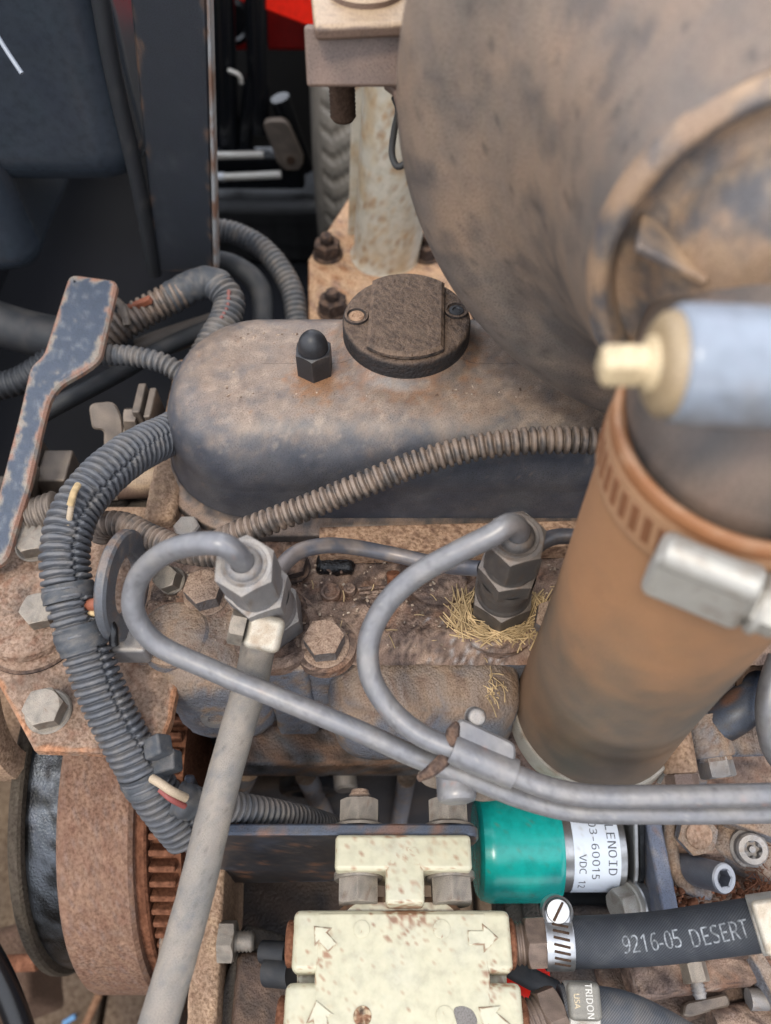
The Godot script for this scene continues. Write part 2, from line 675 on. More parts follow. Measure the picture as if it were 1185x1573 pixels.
	L.injector = ["worn_steel", Color(0.56, 0.55, 0.55), 0.08, [
		[Color(0.66, 0.62, 0.575), 8.0, -0.3, 0.7, 0.6, 0.25, 0.4, 0.8], [Color(0.45, 0.37, 0.31), 5.0, -0.5, 1.1, 0.1, 0, 0.3, 0.6]]]
	L.bolt_rust = ["casting", Color(0.44, 0.42, 0.415), 0.12, [
		[Color(0.66, 0.565, 0.49), 6.0, -0.3, 0.5, 0.9, 0.0, 0.3, 0.95], [Color(0.42, 0.33, 0.28), 2.0, -0.35, 1.2, 0, 0, 0.25, 0.6]]]
	L.bolt_grey = ["worn_steel", Color(0.50, 0.47, 0.43), 0.10, [
		[Color(0.64, 0.59, 0.53), 5.0, -0.2, 0.8, 0.4, 0.3, 0.4, 0.8], [Color(0.42, 0.33, 0.27), 4.0, -0.5, 1.1, 0.0, 0, 0.3, 0.6]]]
	L.bolt_dark = ["rust", Color(0.27, 0.235, 0.225), 0.12, [[Color(0.47, 0.38, 0.32), 6.0, -0.4, 0.9, 0.5, 0.0, 0.35, 0.8]]]
	L.pipe = ["pipe_metal", Color(0.475, 0.47, 0.475), 0.04, [
		[Color(0.63, 0.59, 0.54), 22.0, -0.5, 0.7, 0.45, 0.0, 0.5, 0.5], [Color(0.62, 0.46, 0.41), 11.0, -0.8, 1.3, 0.0, 0.0, 0.25, 0.6], [Color(0.34, 0.33, 0.33), 6.0, -0.6, 1.5, -0.1, 0.0, 0.3, 0.5], [Color(0.62, 0.60, 0.57), 2.0, -0.85, 1.5, 0.2, 0.0, 0.2, 0.5]]]
	L.pipe_dark = ["pipe_metal", Color(0.36, 0.36, 0.38), 0.06, [[Color(0.55, 0.48, 0.42), 10.0, -0.35, 0.9, 0.5, 0.0, 0.4, 0.6]]]
	L.conduit = ["ribbed_plastic", Color(0.33, 0.335, 0.35), 0.08, [
		[Color(0.46, 0.435, 0.41), 9.0, -0.35, 0.8, 0.35, 0.0, 0.4, 0.7]]]
	L.conduit_dusty = ["ribbed_plastic", Color(0.31, 0.29, 0.275), 0.10, [
		[Color(0.565, 0.485, 0.42), 8.0, -0.15, 0.8, 0.5, 0.0, 0.4, 0.9], [Color(0.36, 0.29, 0.25), 3.0, -0.5, 1.2, 0, 0, 0.3, 0.5]]]
	L.conduit_grey = ["ribbed_plastic", Color(0.33, 0.335, 0.345), 0.08, [[Color(0.53, 0.48, 0.43), 10.0, -0.3, 0.8, 0.5, 0.0, 0.4, 0.7]]]
	L.tape = ["rubber", Color(0.28, 0.29, 0.305), 0.08, [[Color(0.43, 0.40, 0.37), 6.0, -0.3, 0.9, 0.3, 0.0, 0.4, 0.7]]]
	L.breather = ["rubber", Color(0.46, 0.44, 0.415), 0.06, [
		[Color(0.58, 0.53, 0.475), 22.0, -0.1, 0.9, 0.3, 0.0, 0.6, 0.8], [Color(0.40, 0.40, 0.40), 7.0, -0.4, 1.2, 0.0, 0.0, 0.4, 0.6], [Color(0.34, 0.32, 0.30), 2.5, -0.65, 1.4, 0.0, 0.0, 0.25, 0.5]]]
	L.plate_rust = ["rust", Color(0.56, 0.475, 0.415), 0.10, [
		[Color(0.665, 0.56, 0.485), 11.0, -0.15, 1.1, 0.0, 0.0, 0.4, 0.8], [Color(0.49, 0.36, 0.295), 7.0, -0.35, 1.2, 0.0, 0.0, 0.3, 0.75],
		[Color(0.70, 0.49, 0.36), 10.0, -0.75, 0.8, 0.0, 0.9, 0.3, 0.75], [Color(0.36, 0.32, 0.295), 20.0, -0.4, 1.3, 0.0, 0.0, 0.3, 0.6]]]
	L.plate_tan = ["rust", Color(0.60, 0.50, 0.42), 0.10, [[Color(0.45, 0.35, 0.29), 4.0, -0.4, 1.2, 0.0, 0.0, 0.3, 0.6], [Color(0.71, 0.6, 0.49), 9.0, -0.2, 1.0, 0.0, 0.4, 0.3, 0.6]]]
	L.wheel_rust = ["rust", Color(0.495, 0.39, 0.33), 0.10, [
		[Color(0.575, 0.46, 0.385), 5.0, -0.1, 1.2, 0.0, 0.0, 0.35, 0.7], [Color(0.46, 0.345, 0.29), 9.0, -0.2, 1.2, 0.0, 0.0, 0.35, 0.7], [Color(0.50, 0.44, 0.42), 2.2, -0.3, 1.2, 0.0, 0.0, 0.3, 0.5]]]
	L.gear = ["rust", Color(0.42, 0.28, 0.21), 0.12, [[Color(0.58, 0.40, 0.31), 5.0, -0.2, 1.0, 0.2, 0.5, 0.35, 0.7]]]
	L.drum = ["oily_drum", Color(0.31, 0.32, 0.335), 0.25, [[Color(0.11, 0.105, 0.10), 12.0, 0.1, 1.2, -0.35, 0.0, 0.4, 0.9], [Color(0.22, 0.19, 0.16), 14.0, -0.5, 0.9, -0.6, 0.0, 0.4, 0.8]]]
	L.oily = ["oily_black", Color(0.10, 0.10, 0.105), 0.2, [[Color(0.22, 0.19, 0.16), 14.0, -0.5, 0.9, -0.4, 0.0, 0.4, 0.8]]]
	L.oily_rim = ["rust", Color(0.30, 0.27, 0.235), 0.15, []]
	L.lever = ["dusty_paint", Color(0.25, 0.28, 0.33), 0.08, [
		[Color(0.46, 0.47, 0.48), 7.0, -0.45, 1.1, 0.1, 0.3, 0.25, 0.6], [Color(0.58, 0.53, 0.465), 10.0, -0.5, 0.9, 0.0, 0.8, 0.25, 0.85], [Color(0.55, 0.40, 0.33), 7.0, -0.85, 0.9, 0.0, 0.95, 0.25, 0.9]]]
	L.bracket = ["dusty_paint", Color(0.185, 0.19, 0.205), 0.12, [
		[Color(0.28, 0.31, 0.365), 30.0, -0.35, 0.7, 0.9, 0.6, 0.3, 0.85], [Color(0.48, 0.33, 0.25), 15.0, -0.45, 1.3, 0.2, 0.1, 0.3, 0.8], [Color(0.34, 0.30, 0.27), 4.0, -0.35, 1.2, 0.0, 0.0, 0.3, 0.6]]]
	L.cream = ["cream_enamel", Color(0.715, 0.685, 0.575), 0.015, [
		[Color(0.69, 0.67, 0.595), 30.0, -0.2, 1.0, 0.0, 0.0, 0.4, 0.5], [Color(0.62, 0.45, 0.33), 5.0, -1.45, 1.5, 0.0, 0.35, 0.22, 0.7],
		[Color(0.50, 0.38, 0.29), 1.6, -1.4, 1.7, 0.0, 0.1, 0.15, 0.7],
		[Color(0.50, 0.36, 0.27), 3.0, -1.0, 1.2, 0.0, 0.5, 0.25, 0.9, Vector3(6, -38, 126), 17.0, 1.5],
		[Color(0.53, 0.37, 0.27), 3.0, -0.9, 1.3, 0.0, 0.4, 0.25, 0.85, Vector3(-19, -36, 141), 11.0, 0.8],
		[Color(0.50, 0.36, 0.27), 3.0, -0.9, 1.3, 0.0, 0.4, 0.25, 0.85, Vector3(34, -36, 146), 9.0, 1.2],
		[Color(0.53, 0.37, 0.27), 4.0, -0.9, 1.3, 0.0, 0.4, 0.25, 0.8, Vector3(-28, -38, 165), 16.0, 1.0],
		[Color(0.55, 0.40, 0.30), 2.5, -0.8, 1.3, 0.0, 0.6, 0.25, 0.8, Vector3(6, -28, 105), 24.0, 0.55]]]
	L.arrow = ["cream_enamel", Color(0.735, 0.71, 0.61), 0.02, [[Color(0.50, 0.39, 0.30), 5.0, -0.85, 1.3, 0.0, 0.8, 0.3, 0.8]]]
	L.chip = ["cream_enamel", Color(0.70, 0.67, 0.57), 0.03, [[Color(0.46, 0.34, 0.26), 3.0, -0.25, 1.4, 0.0, 0.8, 0.25, 0.9], [Color(0.27, 0.23, 0.21), 3.0, -0.6, 1.3, 0.0, 0.3, 0.25, 0.7]]]
	L.cream_stain = ["rust", Color(0.50, 0.37, 0.29), 0.15, [[Color(0.82, 0.76, 0.64), 3.0, -0.35, 1.3, 0.3, 0.0, 0.25, 0.8], [Color(0.24, 0.21, 0.2), 4.0, -0.3, 1.2, 0, 0, 0.3, 0.7]]]
	L.ledge = ["casting", Color(0.36, 0.36, 0.375), 0.15, [[Color(0.47, 0.36, 0.29), 14.0, -0.1, 1.3, 0.2, 0.2, 0.35, 0.85], [Color(0.19, 0.185, 0.185), 9.0, -0.3, 1.4, -0.1, 0.0, 0.3, 0.7]]]
	L.fitting = ["worn_steel", Color(0.42, 0.36, 0.32), 0.10, [[Color(0.55, 0.47, 0.41), 5.0, -0.2, 1.0, 0.4, 0.3, 0.4, 0.7]]]
	L.green = ["gloss_plastic", Color(0.10, 0.62, 0.58), 0.03, [[Color(0.36, 0.52, 0.48), 9.0, -0.7, 1.2, 0.1, 0.0, 0.3, 0.4], [Color(0.5, 0.45, 0.38), 1.5, -0.75, 1.4, 0.1, 0, 0.2, 0.5]]]
	L.silver = ["bright_steel", Color(0.68, 0.68, 0.68), 0.02, []]
	L.silver_dull = ["worn_steel", Color(0.74, 0.72, 0.68), 0.05, [[Color(0.56, 0.50, 0.44), 8.0, -0.4, 1.0, 0.1, 0.0, 0.4, 0.6]]]
	L.band = ["worn_steel", Color(0.78, 0.74, 0.67), 0.05, [[Color(0.60, 0.51, 0.42), 8.0, -0.35, 1.0, 0.2, 0.0, 0.4, 0.7]]]
	L.label = ["paper_label", Color(0.80, 0.83, 0.87), 0.02, [[Color(0.66, 0.64, 0.60), 5.0, -0.65, 1.3, 0.0, 0, 0.3, 0.6]]]
	L.ink = ["ink", Color(0.27, 0.28, 0.3), 0.1, [[Color(0.5, 0.52, 0.55), 1.5, -0.5, 1.5, 0, 0, 0.2, 0.7]]]
	L.white_print = ["ink", Color(0.47, 0.48, 0.49), 0.3, [[Color(0.29, 0.30, 0.31), 1.6, -0.1, 1.5, 0, 0, 0.2, 0.9]]]
	L.hose = ["cloth_hose", Color(0.235, 0.245, 0.265), 0.06, [[Color(0.37, 0.37, 0.37), 14.0, -0.4, 1.0, 0.2, 0.0, 0.4, 0.5]]]
	L.hose_dusty = ["cloth_hose", Color(0.34, 0.35, 0.37), 0.06, [[Color(0.50, 0.47, 0.44), 14.0, -0.2, 1.0, 0.2, 0.0, 0.4, 0.6]]]
	L.intake = ["rubber", Color(0.355, 0.33, 0.295), 0.03, [
		[Color(0.46, 0.41, 0.36), 45.0, -0.1, 0.8, 0.0, 0.0, 0.7, 0.6], [Color(0.655, 0.475, 0.335), 50.0, -0.7, 0.45, 0.2, 0.0, 0.6, 0.95, Vector3(42, 112, 62), 105.0, 1.8], [Color(0.58, 0.44, 0.33), 50.0, -0.6, 0.45, 0.0, 0.0, 0.6, 0.8, Vector3(47, 0, 55), 60.0, 1.4], [Color(0.58, 0.46, 0.36), 50.0, -0.6, 0.45, 0.0, 0.0, 0.6, 0.7, Vector3(98, -10, 82), 45.0, 1.4], [Color(0.28, 0.265, 0.255), 30.0, -0.7, 0.5, 0.0, 0.0, 0.6, 0.75, Vector3(62, -6, 92), 34.0, 1.3]]]
	L.intake_lip = ["rubber", Color(0.60, 0.40, 0.26), 0.04, [[Color(0.68, 0.54, 0.43), 12.0, -0.3, 1.0, 0.4, 0.0, 0.4, 0.7]]]
	L.canister = ["dusty_paint", Color(0.34, 0.335, 0.335), 0.05, [
		[Color(0.54, 0.465, 0.40), 55.0, 0.2, 1.0, 0.1, 0.0, 0.8, 0.88], [Color(0.60, 0.49, 0.40), 60.0, -0.35, 1.1, 0.4, 0.0, 0.6, 0.6],
		[Color(0.32, 0.30, 0.29), 26.0, -0.36, 1.3, -0.1, 0.0, 0.4, 0.65], [Color(0.26, 0.24, 0.225), 8.0, -0.68, 1.5, -0.1, 0.0, 0.25, 0.55], [Color(0.27, 0.24, 0.225), 2.6, -0.78, 1.4, -0.3, 0.0, 0.25, 0.55]]]
	L.canister_dust = ["dusty_paint", Color(0.60, 0.50, 0.41), 0.06, [[Color(0.33, 0.33, 0.345), 20.0, -0.1, 1.3, -0.1, 0.0, 0.4, 0.9], [Color(0.72, 0.61, 0.49), 15.0, -0.4, 1.0, 0.3, 0.0, 0.4, 0.7]]]
	L.grey_cap = ["gloss_plastic", Color(0.53, 0.555, 0.59), 0.04, [[Color(0.44, 0.42, 0.40), 14.0, -0.2, 0.7, -0.8, 0.0, 0.5, 0.8]]]
	L.brass = ["dusty_paint", Color(0.78, 0.70, 0.56), 0.04, [[Color(0.88, 0.80, 0.65), 6.0, -0.3, 1.0, 0.5, 0.0, 0.4, 0.7]]]
	L.mount = ["dusty_paint", Color(0.44, 0.365, 0.32), 0.06, [[Color(0.71, 0.615, 0.50), 16.0, -0.45, 0.5, 1.1, 0.3, 0.35, 0.9], [Color(0.36, 0.31, 0.28), 3.0, -0.4, 1.1, 0.0, 0.0, 0.3, 0.4]]]
	L.mount_under = ["dusty_paint", Color(0.44, 0.37, 0.33), 0.06, [[Color(0.53, 0.44, 0.385), 12.0, -0.2, 0.6, 0.3, 0.2, 0.35, 0.7]]]
	L.stud = ["rust", Color(0.29, 0.23, 0.19), 0.1, []]
	L.post = ["cream_enamel", Color(0.73, 0.70, 0.64), 0.04, [
		[Color(0.67, 0.57, 0.44), 30.0, -0.25, 1.2, 0.0, 0.0, 0.4, 0.7], [Color(0.60, 0.46, 0.32), 9.0, -0.5, 1.3, 0.0, 0.2, 0.35, 0.7], [Color(0.48, 0.34, 0.24), 3.0, -0.62, 1.4, 0, 0, 0.25, 0.7]]]
	L.post_plate = ["rust", Color(0.74, 0.60, 0.48), 0.1, [[Color(0.80, 0.71, 0.59), 14.0, -0.1, 1.1, 0.0, 0.0, 0.4, 0.7], [Color(0.50, 0.38, 0.34), 14.0, -0.3, 1.3, 0.0, 0.0, 0.3, 0.7], [Color(0.55, 0.36, 0.25), 3.0, -0.5, 1.2, 0, 0.6, 0.3, 0.7]]]
	L.tyre = ["rubber", Color(0.395, 0.375, 0.345), 0.06, [[Color(0.48, 0.45, 0.41), 20.0, 0.0, 1.0, 0.3, 0.5, 0.4, 0.7]]]
	L.black_tank = ["gloss_plastic", Color(0.20, 0.22, 0.245), 0.05, []]
	L.panel = ["dusty_paint", Color(0.17, 0.185, 0.21), 0.06, [[Color(0.33, 0.34, 0.35), 30.0, -0.5, 1.0, 0.0, 0.0, 0.4, 0.5], [Color(0.40, 0.31, 0.255), 14.0, -0.95, 1.1, 0.0, 0.8, 0.3, 0.8]]]
	L.panel_edge = ["worn_steel", Color(0.66, 0.66, 0.66), 0.08, [[Color(0.5, 0.35, 0.27), 24.0, -0.1, 1.2, 0.0, 0.0, 0.3, 0.8]]]
	L.black_metal = ["gloss_plastic", Color(0.085, 0.09, 0.10), 0.1, []]
	L.black_rubber = ["rubber", Color(0.15, 0.155, 0.165), 0.08, [[Color(0.30, 0.28, 0.26), 14.0, -0.4, 0.9, 0.4, 0.0, 0.4, 0.6]]]
	L.grey_dusty = ["worn_steel", Color(0.42, 0.38, 0.345), 0.08, [[Color(0.55, 0.49, 0.43), 8.0, -0.2, 1.0, 0.4, 0.4, 0.4, 0.8]]]
	L.dark_dusty = ["casting", Color(0.25, 0.235, 0.22), 0.1, [[Color(0.38, 0.34, 0.30), 10.0, -0.3, 1.0, 0.4, 0.2, 0.4, 0.7]]]
	L.red = ["red_paint", Color(0.88, 0.16, 0.10), 0.04, []]
	L.red_dark = ["red_paint", Color(0.52, 0.11, 0.10), 0.04, []]
	L.wood = ["wood", Color(0.42, 0.36, 0.30), 0.2, [[Color(0.30, 0.26, 0.23), 40.0, 0.0, 1.0, 0, 0, 0.4, 0.7]]]
	L.soil = ["soil", Color(0.23, 0.205, 0.18), 0.2, []]
	L.straw = ["straw", Color(0.70, 0.60, 0.45), 0.4, []]
	L.white_wire = ["rubber", Color(0.70, 0.62, 0.52), 0.03, []]
	L.red_wire = ["rubber", Color(0.56, 0.30, 0.28), 0.03, []]
	L.orange_wire = ["rubber", Color(0.58, 0.34, 0.25), 0.03, []]
	L.black_cable = ["gloss_plastic", Color(0.09, 0.09, 0.10), 0.05, []]
	L.leaf = ["straw", Color(0.45, 0.55, 0.30), 0.3, []]
	L.pale = ["straw", Color(0.66, 0.60, 0.54), 0.1, []]

func weave_texture() -> Texture2D:
	var im := Image.create(256, 256, false, Image.FORMAT_RGB8)
	for y in 256:
		for x in 256:
			var a := sin((x + y) * TAU / 16.0) * 0.5 + 0.5
			var b := sin((x - y) * TAU / 16.0) * 0.5 + 0.5
			var g := 0.62 + 0.38 * (0.75 * a + 0.25 * b)
			im.set_pixel(x, y, Color(g, g, g))
	return ImageTexture.create_from_image(im)

func _ready() -> void:
	# ---- camera ----
	var cam := Camera3D.new()
	cam.name = "camera"
	cam.position = EYE * MM
	cam.rotation_degrees = Vector3(-PITCH, 0, 0)
	cam.near = 0.01
	cam.far = 200.0
	var lens := CameraAttributesPhysical.new()
	lens.frustum_focal_length = 18.83
	lens.frustum_focus_distance = 0.272
	lens.exposure_aperture = 6.5
	cam.attributes = lens
	cam.fov = 65.03
	add_child(cam)
	cam.current = true

	# ---- a bright overcast day ----
	var env := Environment.new()
	env.background_mode = Environment.BG_SKY
	env.tonemap_mode = Environment.TONE_MAPPER_LINEAR
	env.tonemap_exposure = 1.38
	env.sdfgi_enabled = true
	env.ssao_enabled = true
	env.ssil_enabled = true
	var sm := ProceduralSkyMaterial.new()
	sm.sky_top_color = Color(0.86, 0.89, 0.95)
	sm.sky_horizon_color = Color(0.93, 0.94, 0.96)
	sm.sky_curve = 0.2
	sm.ground_bottom_color = Color(0.22, 0.2, 0.18)
	sm.ground_horizon_color = Color(0.6, 0.58, 0.55)
	print("fov ", cam.fov)
	sm.sky_energy_multiplier = 1.35
	var sky := Sky.new()
	sky.sky_material = sm
	env.sky = sky
	var we := WorldEnvironment.new()
	we.name = "daylight"
	we.environment = env
	add_child(we)
	var sun := DirectionalLight3D.new()
	sun.name = "sun_behind_cloud"
	sun.light_energy = 0.5
	sun.light_angular_distance = 12.0
	sun.light_color = Color(1.0, 0.97, 0.92)
	sun.shadow_enabled = true
	sun.rotation_degrees = Vector3(-62, -28, 0)
	add_child(sun)

	make_looks()
	setting()
	cylinder_head()
	valve_cover()
	background()
	left_side()
	canister()
	right_side()
	filter_side()
	injectors()
	harness()
	litter()

func mesh_plane(called: String, w: float, d: float, c: Vector3, look: Array, kind: String) -> void:
	var s := Sh.new()
	var rows := []
	for i in 9:
		var r := PackedVector3Array()
		for j in 9:
			r.append(c + Vector3((j / 8.0 - 0.5) * w, 0, (0.5 - i / 8.0) * d))
		rows.append(r)
	s.grid(rows)
	tag(obj(called, s, look), "", "", "", kind)

func setting() -> void:
	mesh_plane("ground", 60000, 60000, Vector3(0, -620, 0), L.soil, "structure")
	var deck := thing("timber_deck", "", "", Vector3(0, -430, 0))
	deck.set_meta("kind", "structure")
	for k in 7:
		var s := Sh.new()
		var x := -395.0 + k * 132.0
		rbox(s, Vector3(x, -418 + (k % 3) * 1.5, 120), Vector3(63.5, 11, 500), 2.5, Basis(), 30.0)
		obj("plank", s, L.wood, deck)

# ---------------- cylinder head and block ----------------
func cylinder_head() -> void:
	var b := thing("engine_block", "dark cast iron engine block under the cylinder head, mostly hidden in shade", "engine block", Vector3(20, -330, -10))
	var s := Sh.new()
	rbox(s, Vector3(30, -195, -15), Vector3(112, 132, 62), 6, Basis(), 12, 0.8)
	obj("casting", s, L.block, b)
	s = Sh.new()
	rbox(s, Vector3(-17, -78, 55), Vector3(52, 9, 14), 3, Basis(), 4, 0.5)
	obj("ledge", s, L.ledge, b)
	s = Sh.new()
	rbox(s, Vector3(-20, -100, 50), Vector3(50, 14, 6), 4, Basis(), 5, 0.5)
	obj("lower_ledge", s, L.ledge, b)
	for q in [[470, 1190, 505, 1265, 5.0], [625, 1195, 612, 1270, 4.5], [380, 1180, 330, 1290, 6.0]]:
		s = Sh.new()
		tube(s, curve([on_z(q[0], q[1], 56), on_z(q[2], q[3], 50)], 3), q[4], 14)
		obj("rib", s, L.front, b)
	s = Sh.new()
	var bc := on_z(475, 1213, 52)
	lathe(s, bc, Vector3(0, -0.1, 1), [Vector2(15, -4), Vector2(15, 1), Vector2(13, 2.5), Vector2(9, 2.5), Vector2(8.5, -3), Vector2(0, -3)], 36)
	obj("drilled_boss", s, L.block, b)
	s = Sh.new()
	var cp := on_z(540, 1152, 66)
	lathe(s, on_z(528, 1160, 58), Vector3(0.1, 0, 1), [Vector2(5, 0), Vector2(5, 14), Vector2(4, 15), Vector2(0, 15)], 24)
	obj("plug", s, L.injector, b)

	var h := thing("cylinder_head", "rust brown cast iron cylinder head with oily dust, under the black valve cover", "cylinder head", Vector3(20, -62, 0))
	s = Sh.new()
	# the deck, raised and sunk by hand of the foundry
	var rows := []
	var rough := noise(10.0)
	for i in 105:
		var r := PackedVector3Array()
		var z := 56.0 - i * 1.3
		for j in 170:
			var x := -84.0 + j * 1.3
			var y := rough.get_noise_2d(x, z) * 0.9
			y -= 2.2 * smoothstep(33.5, 31.5, z) * smoothstep(10, 13, z)
			y += 1.7 * smoothstep(43.8, 45.0, z + rough.get_noise_2d(x * 2, 7) * 0.5) * (1.0 - smoothstep(49.0, 51.0, z)) * smoothstep(-12, -6, x)
			y -= 4.0 * smoothstep(50, 58, z)
			r.append(Vector3(x, y, z))
		rows.append(r)
	s.grid(rows)
	obj("deck", s, L.deck, h)
	s = Sh.new()
	rbox(s, Vector3(24, -34, -10), Vector3(106, 31, 64), 4, Basis(), 4, 0.8)
	obj("body", s, L.front, h)
	s = Sh.new()
	rbox(s, Vector3(-60.5, -30, 45), Vector3(19.5, 31, 20), 13, Basis(), 1.6, 1.0, 12.0)
	obj("end_port", s, L.front, h)
	s = Sh.new()
	rbox(s, Vector3(14, -33, 54), Vector3(34, 27, 20), 14, Basis(), 1.6, 1.0, 12.0)
	obj("middle_port", s, L.front, h)
	s = Sh.new()
	rbox(s, Vector3(-34.5, -33, 48), Vector3(8, 32, 11), 2.5, Basis(), 2.0, 0.6)
	obj("web", s, L.front, h)
	s = Sh.new()
	rbox(s, Vector3(-24, -33, 45.5), Vector3(7.0, 31, 11), 2.0, Basis(), 2.0, 0.6)
	obj("web", s, L.front, h)
	s = Sh.new()
	lathe(s, on_z(333, 1094, 62.5) , Vector3(0.12, 0.3, 1), [Vector2(6, -3), Vector2(6, 2), Vector2(5.3, 3), Vector2(3.0, 3), Vector2(2.7, 0.5), Vector2(0, 0.2)], 32)
	obj("socket_plug", s, L.injector, h)
	s = Sh.new()
	lathe(s, on_z(325, 1085, 61.5), Vector3(0.12, 0.3, 1), [Vector2(12, -5), Vector2(11, 1), Vector2(9, 2.4), Vector2(0, 2.4)], 40, 2)
	obj("plug_boss", s, L.front, h)
	# round pads and seats on the deck
	var d := on_y(268, 975, 0)
	s = Sh.new()
	lathe(s, d, Vector3.UP, [Vector2(12.5, -4), Vector2(12, 1.2), Vector2(11, 2), Vector2(0, 2.2)], 48, 1.5)
	obj("round_pad", s, L.front, h)
	for q in [[318, 918], [500, 990], [850, 975], [672, 890]]:
		s = Sh.new()
		lathe(s, on_y(q[0], q[1], 0), Vector3.UP, [Vector2(11.0, -3), Vector2(10.6, 0.6), Vector2(9.6, 1.1), Vector2(0, 1.2)], 40, 1.5)
		obj("bolt_seat", s, L.deck, h)
	for q in [[425, 968], [765, 945]]:
		s = Sh.new()
		lathe(s, on_y(q[0], q[1], 0), Vector3.UP, [Vector2(15.5, -3), Vector2(15.2, 1.5), Vector2(14.0, 2.4), Vector2(11.5, 2.2), Vector2(11, 0), Vector2(0, 0)], 48, 1.5)
		obj("injector_seat", s, L.deck, h)
	# casting marks
	for q in [[508, 910, 3.6], [575, 925, 3.2], [537, 905, 2.4]]:
		s = Sh.new()
		lathe(s, on_y(q[0], q[1], 0), Vector3.UP, [Vector2(q[2], -1), Vector2(q[2] - 0.3, 0.9), Vector2(q[2] - 1.0, 1.0), Vector2(q[2] - 1.6, 0.2), Vector2(0, 0.2)], 28, 1.0)
		obj("raised_casting_mark", s, L.deck, h)
	s = Sh.new()
	for k in 3:
		var c := on_y(572 + k * 2, 905 + k * 7, 0.5)
		tube(s, curve([c + Vector3(-5, 0, 0), c + Vector3(5, 0, -1)], 1), 0.7, 8)
	obj("raised_casting_mark", s, L.deck, h)
	# the hollow with black grease and the rusty core pin beside it
	s = Sh.new()
	rbox(s, on_y(515, 868, -1.0), Vector3(7, 3.0, 3.6), 2.6, Basis(), 1.0, 1.0, 3.0)
	obj("grease_lump", s, L.oily, h)
	s = Sh.new()
	tube(s, curve([on_y(606, 900, 1), on_y(604, 880, 5)], 1), 2.4, 14)
	obj("core_pin", s, L.gear, h)
	# flange end seen beyond the cover
	s = Sh.new()
	var fb := Basis(Vector3(1, 0, 0), deg_to_rad(0))
	rbox(s, Vector3(-84, 1, -40), Vector3(6, 5, 42), 2.5, Basis(), 2.0, 0.5)
	obj("end_flange", s, L.plate_tan, h)
	s = Sh.new()
	rbox(s, Vector3(-84.5, -20, -30), Vector3(5, 24, 30), 4, Basis(), 3.0, 0.5)
	obj("end_wall", s, L.plate_tan, h)

	var rail := Sh.new()
	rbox(rail, Vector3(27, 3.0, 10.5), Vector3(51, 4.4, 5.6), 0.9, Basis(Vector3.UP, deg_to_rad(1.8)), 1.5, 0.15)
	tag(obj("spacer_rail", rail, L.rail), "flat tan rusty metal bar along the front foot of the valve cover", "metal bar")
	var hb := "hexagon bolts of the cylinder head"
	tag(bolt(null, "head_bolt", on_y(318, 915, 1.0), Vector3(0.02, 1, 0.1), 11.8, 7.5, L.bolt_rust, 8.0), "rusty topped hex bolt beside the first injector, behind the round pad", "bolt", hb)
	tag(bolt(null, "head_bolt", on_y(500, 992, 1.0), Vector3(0.0, 1, 0.1), 11.8, 7.5, L.bolt_rust, 8.2, 1.5, 0.1), "rusty hex bolt between the two curved steel pipes, right of the hose clamp", "bolt", hb)
	tag(bolt(null, "head_bolt", on_y(846, 962, 1.0), Vector3(0.0, 1, 0.1), 11.8, 7.5, L.bolt_rust, 8.0), "hex bolt half hidden behind the rubber intake hose, beside the straw", "bolt", hb)
	tag(bolt(null, "head_bolt", on_y(266, 893, 1.0), Vector3(-0.2, 1, 0.3), 8, 6, L.bolt_grey, 5.0), "small grey hex bolt under the start of the curved steel pipe", "bolt", hb)
	tag(bolt(null, "head_bolt", on_y(452, 872, 1.0), Vector3(0, 1, 0.2), 9, 5, L.bolt_dark, 6.0), "small dark hex bolt behind the first injector, under the thin return pipe", "bolt", hb)
	tag(bolt(null, "stud_nut", on_y(796, 808, 5.0), Vector3(0, 1, 0), 7, 5, L.silver_dull, 0.0), "small bright nut just behind the second injector on the tan bar", "nut")

# ---------------- valve cover ----------------
func around_box(cx: float, cz: float, hx: float, hz: float, r: float, y: float, lift = null) -> PackedVector3Array:
	var out := PackedVector3Array()
	r = clampf(r, 0.05, minf(hx, hz))
	var corner := [Vector2(cx + hx - r, cz - hz + r), Vector2(cx - hx + r, cz - hz + r), Vector2(cx - hx + r, cz + hz - r), Vector2(cx + hx - r, cz + hz - r)]
	var pts := []
	for k in 4:
		for g in 40:
			var a := (k + g / 39.0) * PI / 2.0
			pts.append(corner[k] + Vector2(cos(a), -sin(a)) * r)
		var a1: Vector2 = corner[k] + Vector2(cos((k + 1) * PI / 2.0), -sin((k + 1) * PI / 2.0)) * r
		var a2: Vector2 = corner[(k + 1) % 4] + Vector2(cos((k + 1) * PI / 2.0), -sin((k + 1) * PI / 2.0)) * r
		var steps := 140 if k % 2 == 0 else 12
		for g in range(1, steps):
			pts.append(a1.lerp(a2, float(g) / steps))
	for q in pts:
		var yy := y
		if lift != null:
			yy += lift.call(q)
		out.append(Vector3(q.x, yy, q.y))
	return out

